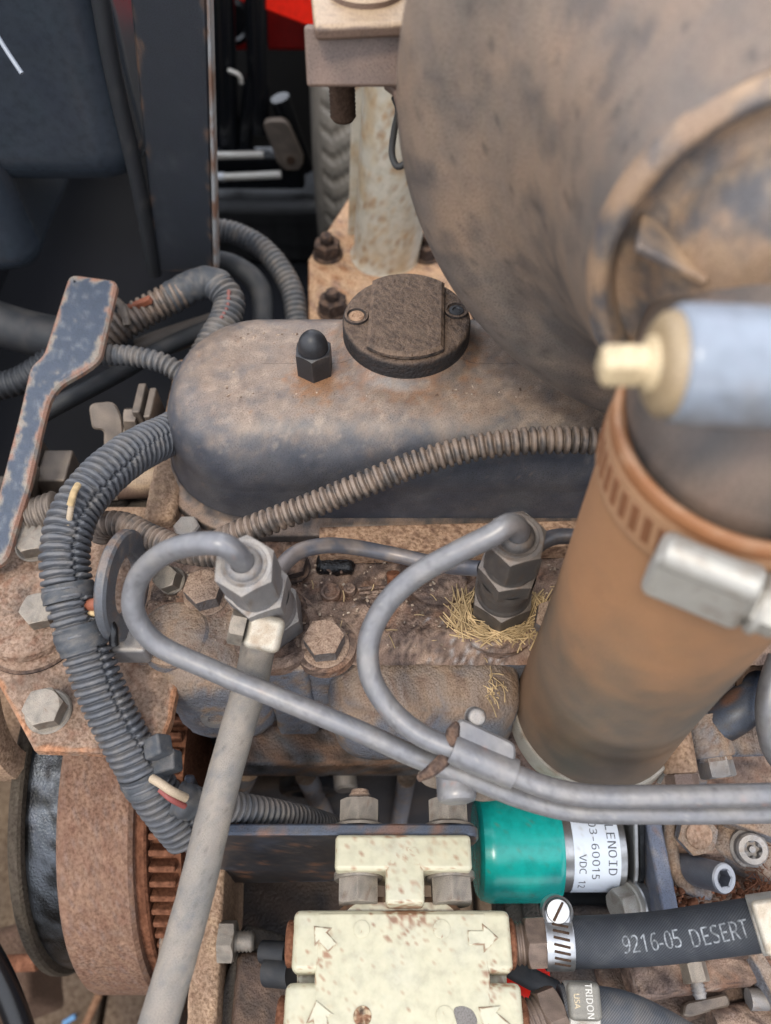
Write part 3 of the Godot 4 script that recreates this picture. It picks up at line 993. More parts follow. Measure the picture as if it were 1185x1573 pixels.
func valve_cover() -> void:
	var c := Vector3(24, 0, -37)
	var v := thing("valve_cover", "long black valve cover with a rounded left end and tan dust on top", "valve cover", c)
	var cap := on_y(625, 488, 56)
	var lift := func(q):
		var dd: float = Vector2(q.x - cap.x, q.y - cap.z).length()
		return 3.0 * (1.0 - smoothstep(21.0, 28.0, dd)) - 1.0 * smoothstep(-50, -75, q.y) - 1.2 * smoothstep(-40.0, -82.0, q.x)
	var hx := 108.0
	var hz := 40.0
	var r := 37.0
	var rows := []
	var prof := []
	for k in 22:
		prof.append(Vector2(lerpf(0, 2.2, k / 21.0), lerpf(6, 21, k / 21.0)))
	for k in range(1, 33):
		var a := k / 32.0 * PI / 2.0
		prof.append(Vector2(2.2 + 21.0 * (1 - cos(a)), 21 + 25.0 * sin(a)))
	for q in prof:
		rows.append(around_box(c.x, c.z, hx - q.x, hz - q.x, r - q.x, q.y, lift if q.y > 40 else null))
	# soften the lift in over the shoulder
	for k in range(22, rows.size()):
		var f := float(k - 21) / (rows.size() - 22)
		var q: Vector2 = prof[k]
		var flat := around_box(c.x, c.z, hx - q.x, hz - q.x, r - q.x, q.y)
		var up := around_box(c.x, c.z, hx - q.x, hz - q.x, r - q.x, q.y, lift)
		for j in flat.size():
			flat[j] = flat[j].lerp(up[j], f * f)
		rows[k] = flat
	for k in range(1, 19):
		var ins := 23.2 + (hz - 23.25) * k / 18.0
		rows.append(around_box(c.x, c.z, hx - ins, hz - ins, maxf(r - ins, 0.5) if k < 14 else maxf(hz - ins, 0.05), 46.0 + 0.5 * (1.0 - pow(1.0 - k / 18.0, 2.0)), lift))
	var wob := noise(30.0)
	var s := Sh.new()
	s.grid(rows, true)
	obj("shell", s, L.cover, v)
	s = Sh.new()
	var fl := []
	for q in [Vector2(-5.5, -0.5), Vector2(-5.5, 2.5), Vector2(-4.8, 3.4), Vector2(-3.0, 3.8), Vector2(-1.0, 4.6), Vector2(0.05, 7.0)]:
		fl.append(around_box(c.x, c.z, hx - q.x, hz - q.x, r - q.x, q.y + 0.6))
	s.grid(fl, true)
	obj("flange", s, ["dusty_paint", Color(0.28, 0.265, 0.26), 0.1, [[Color(0.56, 0.465, 0.39), 8.0, -0.5, 0.7, 0.9, 0.0, 0.35, 0.9]]], v)
	s = Sh.new()
	lathe(s, on_y(288, 812, 4.5), Vector3(0, 1, 0), [Vector2(5, -2), Vector2(5, 1.5), Vector2(4.4, 2.2), Vector2(0, 2.2)], 6, 3)
	obj("clip", s, L.injector, v)

	var nutp := on_y(485, 572, 45.0)
	var nut := thing("cap_nut", "black domed cap nut standing on the dusty valve cover", "nut", nutp)
	s = Sh.new()
	hexa(s, nutp, Vector3(0, 1, 0), 11.6, 11.5, 0.5)
	obj("hexagon", s, L.black_nut, nut)
	s = Sh.new()
	var dome := [Vector2(5.3, 11.0)]
	for k in range(0, 11):
		var a := k / 10.0 * PI / 2.0
		dome.append(Vector2(5.2 * cos(a), 12.2 + 6.4 * sin(a)))
	lathe(s, nutp, Vector3(0, 1, 0), dome, 40, 1.5, Vector3.ZERO, 1.5)
	obj("dome", s, L.black_nut, nut)
	s = Sh.new()
	lathe(s, nutp, Vector3(0, 1, 0), [Vector2(8.6, -1), Vector2(7.6, 0.3), Vector2(6.4, 1.0), Vector2(0, 1.0)], 36)
	obj("sealing_washer", s, L.gear, nut)

	var oc := thing("oil_filler_cap", "round black oil filler cap with a raised grip bar, dusted brown", "oil cap", Vector3(cap.x, 44, cap.z))
	s = Sh.new()
	lathe(s, Vector3(cap.x, 0, cap.z), Vector3.UP, [Vector2(23.0, 44), Vector2(22.8, 54.6), Vector2(22.2, 55.7), Vector2(21.0, 56.0), Vector2(0, 56.0)], 96, 1.2, Vector3.ZERO, 0.9)
	obj("disc", s, L.cap, oc)
	s = Sh.new()
	var bar := PackedVector2Array()
	for k in 13:
		var a := lerpf(-0.66, 0.66, k / 12.0) - PI / 2
		bar.append(Vector2(cos(a), sin(a)) * 21.5)
	for k in 13:
		var a := lerpf(-0.66, 0.66, k / 12.0) + PI / 2
		bar.append(Vector2(cos(a), sin(a)) * 21.5)
	var bb := Basis(Vector3.RIGHT, -PI / 2).rotated(Vector3.UP, deg_to_rad(-3))
	plate(s, bar, Vector3(cap.x, 59.0, cap.z), bb, 3.4, 1.1, 1.2)
	obj("grip_bar", s, L.cap, oc)
	for k in [-1, 1]:
		var hc := Vector3(cap.x, 56.0, cap.z) + Vector3(k * 17.8, 0, -1.5 * k - 2.0)
		s = Sh.new()
		lathe(s, hc, Vector3.UP, [Vector2(4.4, -0.2), Vector2(4.2, 0.9), Vector2(3.4, 1.0), Vector2(3.1, 0.25), Vector2(1.6, 0.2), Vector2(1.4, 0.05), Vector2(0, 0.05)], 28, 1.0)
		var rim := obj("screw_recess", s, L.cap, oc)
		s = Sh.new()
		lathe(s, hc, Vector3.UP, [Vector2(2.9, 0.1), Vector2(2.6, 0.55), Vector2(1.5, 0.65), Vector2(1.2, 0.3), Vector2(0, 0.3)], 24)
		obj("screw", s, L.black_nut if k == 1 else L.rail, rim)

func on_plane(px: float, py: float, o: Vector3, nn: Vector3) -> Vector3:
	var r := ray(px, py)
	return EYE + r * ((o - EYE).dot(nn) / r.dot(nn))

func traced(o: Vector3, b: Basis, pix: Array) -> PackedVector2Array:   # outline of a plate that lies in the plane of o and b
	var out := []
	for k in pix.size() / 2:
		out.append(on_plane(pix[2 * k], pix[2 * k + 1], o, b.z))
	return flat_outline(o, b, out)

# ---------------- what stands behind the engine ----------------
func background() -> void:
	var s := Sh.new()
	var ch := thing("machine_chassis", "black shaded belly and rear wall of the machine behind the engine", "chassis", Vector3(0, -170, -300))
	rbox(s, Vector3(-20, -176, -300), Vector3(420, 6, 230), 3, Basis(), 60)
	obj("belly_pan", s, ["dark_matte", Color(0.14, 0.14, 0.145), 0.1], ch)
	s = Sh.new()
	rbox(s, Vector3(-20, -115, -534), Vector3(420, 68, 5), 3, Basis(), 60)
	obj("rear_wall", s, ["rubber", Color(0.06, 0.06, 0.065), 0.1], ch)
	s = Sh.new()
	rbox(s, Vector3(-310, -60, -300), Vector3(6, 110, 230), 3, Basis(), 60)
	obj("side_wall", s, ["dark_matte", Color(0.14, 0.14, 0.145), 0.1], ch)

	var wd := thing("weed", "pale green leafy weed growing on the ground far behind the machine", "weed", Vector3(-640, -620, -1900))
	s = Sh.new()
	var rg := RandomNumberGenerator.new()
	rg.seed = 5
	for k in 60:
		var a := rg.randf() * TAU
		var root := Vector3(-645 + rg.randf_range(-70, 70), -620, -1900 + rg.randf_range(-60, 60))
		var tip := root + Vector3(cos(a) * 60, rg.randf_range(50, 130), sin(a) * 60)
		var side := Vector3(-sin(a), 0.3, cos(a)) * rg.randf_range(9, 16)
		var mid := root.lerp(tip, 0.55) + Vector3(0, 14, 0)
		s.tri(root, mid + side, tip, Vector3.UP)
		s.tri(root, tip, mid - side, Vector3.UP)
	obj("leaves", s, L.leaf, wd).set_meta("kind", "stuff")

	# black plastic tank
	var tk := thing("black_tank", "glossy black moulded plastic tank at the upper left, beside the upright black panel", "tank", Vector3(-160, -8, -230))
	s = Sh.new()
	rbox(s, Vector3(-166, 120, -225), Vector3(58, 88, 66), 20, Basis(), 6, 1.5, 90)
	obj("body", s, L.black_tank, tk)
	s = Sh.new()
	rbox(s, Vector3(-196, 62, -218), Vector3(27, 72, 66), 14, Basis(), 6, 1.5, 60)
	obj("foot", s, L.black_tank, tk)
	s = Sh.new()
	tube(s, curve([on_z(150, -30, -163), on_z(172, 100, -163), on_z(212, 280, -164), on_z(238, 420, -166)], 4), 3.6, 14)
	tag(obj("rubber_seal", s, L.black_rubber), "thin black rubber strip hanging between the plastic tank and the panel", "seal")
	s = Sh.new()
	tube(s, curve(trail([-8, 48, 300, 12, 80, 302, 34, 113, 304]), 2), 0.9, 10)
	tag(obj("tie_tail", s, ["gloss_plastic", Color(0.55, 0.57, 0.6), 0.05]), "thin grey cable tie tail lying across the black plastic tank", "cable tie")

	# upright panel
	var pn := thing("upright_panel", "tall narrow black steel panel with a worn bare right edge, behind the conduits", "panel", on_z(288, 415, -165))
	s = Sh.new()
	var o := on_z(288, 200, -165)
	var b := Basis()
	plate(s, traced(o, b, [198, -30, 316, -30, 328, 418, 240, 418]), o, b, 7.0, 0.8, 3.0, 4.5)
	obj("face", s, L.panel, pn)
	s = Sh.new()
	plate(s, traced(o + Vector3(0, 0, 0.6), b, [316.5, -30, 323, -30, 335, 418, 328.5, 418]), o + Vector3(0, 0, 0.6), b, 9.0, 0.5, 3.0)
	obj("worn_edge", s, L.panel_edge, pn)

	# red frame and the black works under it
	var rf := thing("red_chassis_rail", "bright red painted machine frame at the top edge behind the black struts", "frame", on_z(420, 60, -440))
	s = Sh.new()
	rbox(s, on_z(440, -18, -398), Vector3(30, 15, 6), 2, Basis(Vector3(0, 0, 1), -0.35), 6)
	obj("lip", s, L.red, rf)
	s = Sh.new()
	rbox(s, on_z(420, 14, -425), Vector3(46, 26, 5), 4, Basis(), 6)
	obj("panel", s, L.red_dark, rf)
	s = Sh.new()
	lathe(s, on_z(352, 32, -419), Vector3(0, 0, 1), [Vector2(16, -1), Vector2(16, 1), Vector2(13, 2), Vector2(11, 0.5), Vector2(0, 0.5)], 40)
	obj("round_opening", s, L.black_metal, rf)
	var st := thing("black_struts", "glossy black tubular struts standing in front of the red frame", "struts", on_z(370, 240, -400))
	for q in [[338, -30, 350, 240, 9.0], [392, -30, 400, 200, 7.5], [388, 120, 372, 250, 6.0], [430, 150, 470, 260, 7.0]]:
		s = Sh.new()
		tube(s, curve([on_z(q[0], q[1], -395), on_z(q[2], q[3], -395)], 8), q[4], 18)
		obj("strut", s, L.black_metal, st)
	s = Sh.new()
	rbox(s, on_z(385, 258, -385), Vector3(40, 14, 7), 3, Basis(), 8)
	obj("crossbar", s, L.black_metal, st)
	s = Sh.new()
	tube(s, curve([on_z(352, 108, -384), on_z(368, 116, -380), on_z(371, 128, -380)], 2), 1.6, 10)
	obj("wire_hook", s, L.silver_dull, st)
	s = Sh.new()
	rbox(s, on_z(400, 330, -400), Vector3(60, 30, 30), 10, Basis(), 10, 4, 20)
	obj("housing", s, ["oily_black", Color(0.07, 0.07, 0.075), 0.1], st)
	var rods := thing("control_rods", "two bright horizontal rods with a rounded grey tab behind the panel", "rods", on_z(380, 280, -375))
	s = Sh.new()
	tube(s, curve([on_z(300, 240, -372), on_z(405, 237, -372)], 6), 2.6, 14)
	obj("rod", s, L.silver_dull, rods)
	s = Sh.new()
	tube(s, curve([on_z(300, 274, -365), on_z(345, 272, -365)], 4), 3.6, 14)
	obj("rod", s, L.silver, rods)
	s = Sh.new()
	tube(s, curve([on_z(345, 272, -365), on_z(432, 268, -365)], 4), 2.8, 14)
	obj("rod_end", s, L.silver_dull, rods)
	s = Sh.new()
	var to := on_z(435, 220, -372)
	plate(s, round_outline(traced(to, b, [402, 186, 440, 184, 468, 245, 462, 262, 436, 262, 426, 250]), 6), to, b, 5, 0.8, 4)
	var tb := obj("tab", s, L.grey_dusty, rods)
	s = Sh.new()
	lathe(s, on_z(447, 246, -371), Vector3(0, 0, 1), [Vector2(3.2, 0), Vector2(3, 1), Vector2(1.4, 1), Vector2(1.2, 0.2), Vector2(0, 0.2)], 20)
	obj("pin", s, L.stud, tb)

	# tyre
	var ty := thing("tyre", "worn grey rubber tyre with a wavy tread standing behind the white post", "tyre", Vector3(-11, -270, -490))
	s = Sh.new()
	var rows := []
	for i in 61:
		var f := i / 60.0 * 2.0 - 1.0
		var row := PackedVector3Array()
		for j in 420:
			var a := TAU * j / 420
			var r := 160.0 - 16.0 * pow(absf(f), 5.0)
			if absf(f) < 0.86:
				var zig := absf(fposmod(f * 1.5 + 0.5, 1.0) - 0.5) * 16.0
				var g := fposmod((a * 160.0 + zig) / 15.2, 1.0)
				r -= 2.4 * smoothstep(0.0, 0.12, g) * (1.0 - smoothstep(0.26, 0.4, g))
			row.append(Vector3(-11 + f * 38.0, -110 + cos(a) * r, -490 + sin(a) * r))
		rows.append(row)
	s.grid(rows, true)
	obj("tread", s, L.tyre, ty)
	for e in [-1, 1]:
		s = Sh.new()
		lathe(s, Vector3(-11 + e * 38.0, -110, -490), Vector3(e, 0, 0), [Vector2(144, 0), Vector2(130, 3), Vector2(100, 1), Vector2(92, -4), Vector2(30, -14), Vector2(0, -14)], 72, 8)
		obj("sidewall", s, L.tyre, ty)

	# white post on its rusty foot plate
	var pf := on_y(590, 440, -41)
	var po := thing("white_post", "rust spotted white tube post on a rusty bolted foot plate behind the oil cap", "post", Vector3(0, -46, -213))
	s = Sh.new()
	lathe(s, Vector3(0.5, -42, -213), Vector3(0.08, 1, 0.0), [Vector2(20.5, 0), Vector2(19.2, 2), Vector2(18.8, 4), Vector2(18.8, 260)], 56, 2.5)
	obj("tube", s, L.post, po)
	s = Sh.new()
	rbox(s, Vector3(-3, 40, -234), Vector3(14, 84, 3), 1.5, Basis(Vector3(0, 0, 1), -0.06), 4)
	obj("stiffening_rib", s, L.post, po)
	s = Sh.new()
	var fo := Vector3(0, -41, -200)
	var up := Basis(Vector3.RIGHT, -PI / 2)
	plate(s, traced(fo, up, [474, 398, 537, 302, 660, 302, 702, 400, 735, 520, 474, 520]), fo, up, 8, 0.8, 4)
	obj("foot_plate", s, L.post_plate, po)
	for q in [[504, 392], [512, 478], [656, 392]]:
		var np := on_y(q[0], q[1], -41)
		s = Sh.new()
		hexa(s, np + Vector3(0, 1.2, 0), Vector3.UP, 13.5, 7.5, 0.4, true)
		var m := obj("nut", s, L.bolt_dark, po)
		s = Sh.new()
		lathe(s, np, Vector3.UP, [Vector2(8.6, 0), Vector2(8.6, 1.0), Vector2(8.0, 1.5), Vector2(3, 1.5)], 32)
		obj("washer", s, L.bolt_dark, m)
		s = Sh.new()
		lathe(s, np, Vector3.UP, thread(3.9, 8.0, 13.5, 1.25), 24, 1, Vector3.ZERO, 9.0)
		obj("stud", s, L.bolt_dark, m)

	# conduits that loop behind the cover
	var gb := "grey loops behind the valve cover"
	s = Sh.new()
	ribbed(s, curve(trail([300, 352, 440, 352, 356, 440, 405, 383, 436, 446, 440, 430, 458, 500, 425]), 0.5), 6.0, 3.0, 0.8)
	tag(obj("corrugated_conduit", s, L.conduit_grey), "long grey corrugated conduit curving down beside the rusty foot plate", "conduit", gb)
	s = Sh.new()
	tube(s, curve(trail([300, 398, 425, 360, 408, 425, 398, 440, 425, 405, 510, 420]), 2), 5.6, 20)
	tag(obj("rubber_hose", s, L.black_rubber), "smooth dark rubber hose curving under the grey corrugated conduit", "hose")
	s = Sh.new()
	tube(s, curve(trail([-30, 488, 385, 50, 512, 385, 110, 522, 380, 200, 518, 390]), 3), 10.5, 22)
	tag(obj("rubber_hose", s, L.black_rubber), "thick black rubber hose crossing behind the upper end of the flat lever", "hose")
	s = Sh.new()
	ribbed(s, curve(trail([-30, 598, 360, 30, 585, 360, 90, 548, 358, 140, 530, 365]), 0.8), 6.2, 3.2, 0.8)
	tag(obj("corrugated_conduit", s, ["ribbed_plastic", Color(0.14, 0.145, 0.155), 0.1, []]), "dark corrugated conduit at the left edge below the thick black hose", "conduit")
	s = Sh.new()
	tube(s, curve(trail([40, 650, 350, 90, 622, 352, 170, 580, 356, 260, 530, 372, 330, 500, 390]), 3), 4.0, 14)
	tag(obj("rubber_hose", s, L.black_rubber), "thin black hose running diagonally below the short grey conduit", "hose")
	s = Sh.new()
	tube(s, curve(trail([170, 560, 390, 240, 530, 392, 330, 500, 395]), 3), 6.5, 14)
	tag(obj("rubber_hose", s, ["rubber", Color(0.36, 0.32, 0.285), 0.1, []]), "dusty brown hose lying under the bent conduit with the red mark", "hose")
	s = Sh.new()
	ribbed(s, curve(trail([120, 548, 335, 165, 545, 335, 215, 549, 334, 255, 560, 334, 300, 590, 334]), 0.5), 4.3, 2.6, 0.65)
	tag(obj("corrugated_conduit", s, L.conduit_grey), "short grey corrugated conduit running from the lever to the end of the valve cover", "conduit", gb)
	var bc := thing("bent_conduit", "dusty corrugated conduit with a taped elbow and an orange mark, left of the cover", "conduit", at(300, 500, 365))
	s = Sh.new()
	ribbed(s, curve(trail([140, 542, 362, 175, 510, 362, 225, 478, 364, 280, 450, 366]), 0.5), 7.0, 3.0, 0.9)
	obj("ribbed_length", s, L.conduit_dusty, bc)
	s = Sh.new()
	tube(s, curve(trail([262, 458, 366, 300, 438, 366, 325, 434, 365, 345, 446, 364]), 1), 7.2, 24, func(q, a): return 7.2 + 0.25 * sin(q * 1.1) + 0.2 * sin(a * 3.0 + q))
	obj("taped_elbow", s, L.tape, bc)
	s = Sh.new()
	ribbed(s, curve(trail([335, 438, 364, 352, 462, 362, 346, 492, 358, 328, 525, 352, 310, 560, 348]), 0.5), 7.0, 2.8, 0.9)
	obj("ribbed_length", s, L.conduit_grey, bc)
	s = Sh.new()
	tube(s, curve(trail([352, 446, 356, 350, 470, 354, 338, 492, 350]), 1), 0.9, 8)
	obj("red_wire", s, ["rubber", Color(0.56, 0.36, 0.33), 0.05, []], bc)
	s = Sh.new()
	rbox(s, at(213, 468, 358), Vector3(7, 1.6, 1.6), 0.7, Basis(Vector3(0, 0, 1), 0.45), 3)
	obj("orange_mark", s, ["rubber", Color(0.58, 0.35, 0.26), 0.1, []], bc)
	s = Sh.new()
	tube(s, curve(trail([180, 462, 356, 190, 475, 352, 196, 500, 352]), 1), 1.8, 12)
	obj("tie", s, L.grey_dusty, bc)

func thread(r: float, a: float, b: float, pitch: float) -> Array:
	var out := []
	var k := 0
	while a + k * pitch / 2.0 < b - 0.6:
		out.append(Vector2(r if k % 2 == 0 else r - pitch * 0.45, a + k * pitch / 2.0))
		k += 1
	out.append(Vector2(r - 0.8, b))
	out.append(Vector2(0.0, b))
	return out

# ---------------- left side ----------------
func left_side() -> void:
	var s := Sh.new()
	# flat lever
	var a0 := at(10, 830, 292)
	var a1 := at(145, 428, 338)
	var yy := (a1 - a0).normalized()
	var xx := (Vector3(1, 0.05, 0.25) - yy * yy.dot(Vector3(1, 0.05, 0.25))).normalized()
	var lb := Basis(xx, yy, xx.cross(yy))
	var lv := thing("flat_lever", "flat blue black steel lever with rusty edges, wider at its upper end", "lever", a0)
	plate(s, round_outline(traced(a0, lb, [106, 420, 181, 430, 153, 552, 128, 570, 92, 590, 76, 612, 66, 650, 45, 745, 28, 800, 10, 862, -30, 880, -14, 800, 28, 640, 46, 562, 66, 545]), 4, 4), a0, lb, 3.6, 0.9, 1.5, 3.4)
	obj("blade", s, L.lever, lv)
	# small linkage between lever and cover
	var lk := thing("linkage", "dusty grey linkage of tabs, nuts and a shaft beside the end of the cover", "linkage", at(150, 740, 320))
	var lo := at(160, 650, 322)
	var kb := frame(EYE - lo, Vector3.RIGHT)
	s = Sh.new()
	plate(s, round_outline(traced(lo, kb, [136, 620, 176, 616, 188, 640, 193, 700, 160, 706, 160, 660, 142, 660]), 3), lo, kb, 4, 0.7, 3)
	obj("hooked_tab", s, L.grey_dusty, lk)
	for q in [[64, 722, 5.0, 17.0], [205, 690, 4.0, 15.0], [222, 630, 3.0, 13.0], [240, 640, 2.6, 15.0]]:
		s = Sh.new()
		rbox(s, at(q[0], q[1], 330), Vector3(q[2] * 0.55, q[3] * 0.6, 8), 0.8, Basis(Vector3(0, 0, 1), 0.05), 3)
		obj("tab", s, L.grey_dusty, lk)
	s = Sh.new()
	rbox(s, at(90, 727, 326), Vector3(6, 5.5, 8), 1, Basis(), 3)
	obj("block", s, L.grey_dusty, lk)
	s = Sh.new()
	rbox(s, at(50, 765, 322), Vector3(2, 15, 6), 1, Basis(Vector3(0, 0, 1), -0.3), 3)
	obj("tab", s, L.grey_dusty, lk)
	s = Sh.new()
	tube(s, curve([at(180, 742, 322), at(240, 740, 326)], 3), 6.6, 20)
	obj("shaft", s, L.mount, lk)
	for q in [[212, 645, 0.2], [185, 752, 0.5]]:
		s = Sh.new()
		hexa(s, at(q[0], q[1], 326), Vector3(-1, 0.1, 0.1), 9, 5, q[2], true)
		obj("nut", s, L.grey_dusty, lk)
	s = Sh.new()
	var sp := []
	for k in 6:
		sp.append(Vector2(6.5, k * 2.4))
		sp.append(Vector2(7.6, k * 2.4 + 0.8))
		sp.append(Vector2(6.5, k * 2.4 + 1.6))
	sp.append(Vector2(0, 15))
	lathe(s, at(42, 800, 305), Vector3(0.9, 0.25, -0.2), sp, 28, 1, Vector3.ZERO, 9.0)
	tag(obj("rubber_boot", s, L.grey_dusty), "dusty ribbed rubber boot at the foot of the flat lever", "boot")
	s = Sh.new()
	rbox(s, at(100, 780, 335), Vector3(40, 5, 14), 2, Basis(), 4, 0.6)
	rbox(s, at(170, 770, 334), Vector3(9, 12, 5), 2, Basis(), 4, 0.6)
	tag(obj("support_casting", s, L.dark_dusty), "dark dusty casting under the linkage, above the rusty plate", "casting")

	# rusty bolted plate
	var up := Basis(Vector3.RIGHT, -PI / 2)
	var po := Vector3(-120, -6, 40)
	var pl := thing("rusty_plate", "thick rust orange steel plate with hex bolts at the left edge", "plate", Vector3(-120, -12, 40))
	s = Sh.new()
	plate(s, traced(po, up, [-80, 900, 28, 796, 190, 792, 268, 800, 292, 890, 282, 1000, 262, 1105, 242, 1158, 52, 1152, -8, 1040, -80, 1000]), po, up, 5.5, 0.8, 2.0, 2.0)
	obj("sheet", s, L.plate_rust, pl)
	s = Sh.new()
	var dc := on_y(42, 940, -2)
	lathe(s, dc, Vector3.UP, [Vector2(17.5, -4), Vector2(17.2, -0.6), Vector2(16.4, 0.4), Vector2(0, 0.6)], 56, 1.5)
	obj("round_boss", s, L.plate_rust, pl)
	s = Sh.new()
	lathe(s, dc + Vector3(2.0, -4.2, 3.5), Vector3.UP, [Vector2(18.5, 0), Vector2(18.5, 0.9), Vector2(17.5, 1.2)], 56, 2)
	obj("dark_gap_ring", s, L.bolt_dark, pl)
	for q in [[55, 838, -6.0, 13.0, 8.6], [66, 944, -1.4, 12.5, 0.0], [76, 1094, -6.0, 13.0, 9.0]]:
		var m := bolt(pl, "bolt", on_y(q[0], q[1], q[2]), Vector3(0.05, 1, 0.1), q[3] * 0.87, 6.4, L.bolt_grey, q[4] * 0.84, 1.4, 0.25)
	s = Sh.new()
	rbox(s, on_y(225, 870, -12), Vector3(20, 3, 26), 1, Basis(), 3)
	obj("tan_strip", s, L.plate_tan, pl)
	var arc := Sh.new()
	lathe(arc, Vector3(-148, -60, 20), Vector3(1, 0, 0), [Vector2(54, -40), Vector2(56, -20), Vector2(56, 4), Vector2(52, 6), Vector2(46, 6)], 72, 4)
	tag(obj("round_housing", arc, L.plate_tan), "tan curved housing edge under the left corner of the rusty plate", "housing")

	# flywheel
	var wc := Vector3(-110, -150, 47)
	var X := Vector3(1, 0, 0)
	var fw := thing("flywheel", "heavy rust brown flywheel rim with gear teeth on its right side", "flywheel", wc + Vector3(0, -95, 0))
	s = Sh.new()
	lathe(s, Vector3(0, wc.y, wc.z), X, [Vector2(60, -125), Vector2(93.5, -125), Vector2(95, -123.6), Vector2(95, -97.5), Vector2(93.5, -96), Vector2(90, -96)], 220, 1.5, Vector3.ZERO, 0.4)
	obj("rim", s, L.wheel_rust, fw)
	s = Sh.new()
	lathe(s, Vector3(0, wc.y, wc.z), X, [Vector2(90.5, -96.5), Vector2(90.5, -92.8), Vector2(89.5, -92), Vector2(84, -92)], 180, 1.5)
	obj("step", s, L.gear, fw)
	s = Sh.new()
	lathe(s, Vector3(0, wc.y, wc.z), X, [Vector2(84.5, -93), Vector2(84.5, -80), Vector2(70, -79), Vector2(20, -79)], 160, 3)
	var ring := obj("ring_gear", s, L.gear, fw)
	s = Sh.new()
	rbox(s, Vector3.ZERO, Vector3(5.2, 3.2, 1.75), 0.9, Basis(), 1.5)
	for i in s.v.size():   # a tooth narrows outwards
		s.v[i].z *= 1.0 - s.v[i].y * 0.11
	var first: MeshInstance3D = obj("tooth", s, L.gear, ring)
	var count := 88
	for k in count:
		var a := TAU * k / count
		var m: MeshInstance3D = first if k == 0 else first.duplicate()
		var place := Vector3(-86.3, wc.y + cos(a) * 86.2, wc.z + sin(a) * 86.2) * MM
		var turn := Basis(X, a)
		m.transform = Transform3D(turn, place - turn * Vector3(0, 3.2 * MM, 0) - ring.position - fw.position)
		if k > 0:
			m.name = "tooth_%03d" % k
			ring.add_child(m)
	var dr := thing("black_drum", "shiny oily black drum pulley left of the rusty flywheel rim", "pulley", wc + Vector3(-25, -90, 0))
	s = Sh.new()
	lathe(s, Vector3(0, wc.y, wc.z), X, [Vector2(30, -142), Vector2(84, -141), Vector2(85, -139), Vector2(85, -125.5), Vector2(60, -125.4)], 160, 2)
	obj("drum", s, L.drum, dr)
	s = Sh.new()
	lathe(s, Vector3(0, wc.y, wc.z), X, [Vector2(30, -146.5), Vector2(87, -146.5), Vector2(88, -145.5), Vector2(88, -142.5), Vector2(87, -141.5), Vector2(80, -141)], 160, 2)
	obj("edge", s, L.oily_rim, dr)

	# odds and ends at the lower left
	s = Sh.new()
	tube(s, curve(trail([-40, 1430, 300, -5, 1490, 305, 25, 1560, 310, 50, 1640, 315]), 2), 5.0, 18)
	tag(obj("black_cable", s, L.black_cable), "shiny black cable crossing the lower left corner", "cable")
	s = Sh.new()
	tube(s, curve([on_y(-20, 1482, -220), on_y(58, 1478, -220)], 2), 4.2, 16)
	tag(obj("rusty_pin", s, L.gear), "short rusty pin pointing right at the lower left", "pin")
	s = Sh.new()
	rbox(s, on_y(20, 1500, -300), Vector3(20, 30, 22), 5, Basis(Vector3(0, 1, 0), 0.3), 5, 1)
	tag(obj("frame_foot", s, ["rust", Color(0.35, 0.28, 0.235), 0.12, []]), "rusty brown frame foot under the lower left corner", "frame foot")
	s = Sh.new()
	tube(s, curve([on_y(128, 1583, -402), on_y(152, 1528, -400)], 2), 2.6, 10)
	tag(obj("stick", s, ["wood", Color(0.50, 0.38, 0.30), 0.1, []]), "thin brown stick leaning on the planks under the flywheel", "stick")
	s = Sh.new()
	tube(s, curve([on_y(98, 1572, -402), on_y(116, 1561, -400)], 2), 1.8, 10)
	tag(obj("blue_scrap", s, ["gloss_plastic", Color(0.30, 0.46, 0.60), 0.1, []]), "small blue plastic scrap on the planks by the lower left corner", "scrap")

	# lifting eye
	s = Sh.new()
	var le := thing("lifting_eye", "upright flat steel ring, rusty inside, beside the left conduit", "ring", at(188, 985, 268))
	var lc := at(190, 899, 262)
	lathe(s, lc, Vector3(1.0, 0.02, 0.12), [Vector2(10.8, 2.0), Vector2(9.8, 1.3), Vector2(9.8, -1.3), Vector2(10.8, -2.0), Vector2(17.4, -2.0), Vector2(18.3, -1.2), Vector2(18.3, 1.2), Vector2(17.4, 2.0), Vector2(10.8, 2.0)], 72, 1.5)
	obj("loop", s, ["dusty_paint", Color(0.33, 0.34, 0.36), 0.1, [[Color(0.50, 0.37, 0.30), 7.0, -0.35, 1.1, 0.1, 0.0, 0.3, 0.9], [DUST, 10.0, -0.5, 1.0, 0.5, 0, 0.3, 0.7]]], le)
	s = Sh.new()
	rbox(s, at(205, 985, 268), Vector3(6, 5, 6), 1.5, Basis(), 2)
	obj("foot", s, L.injector, le)

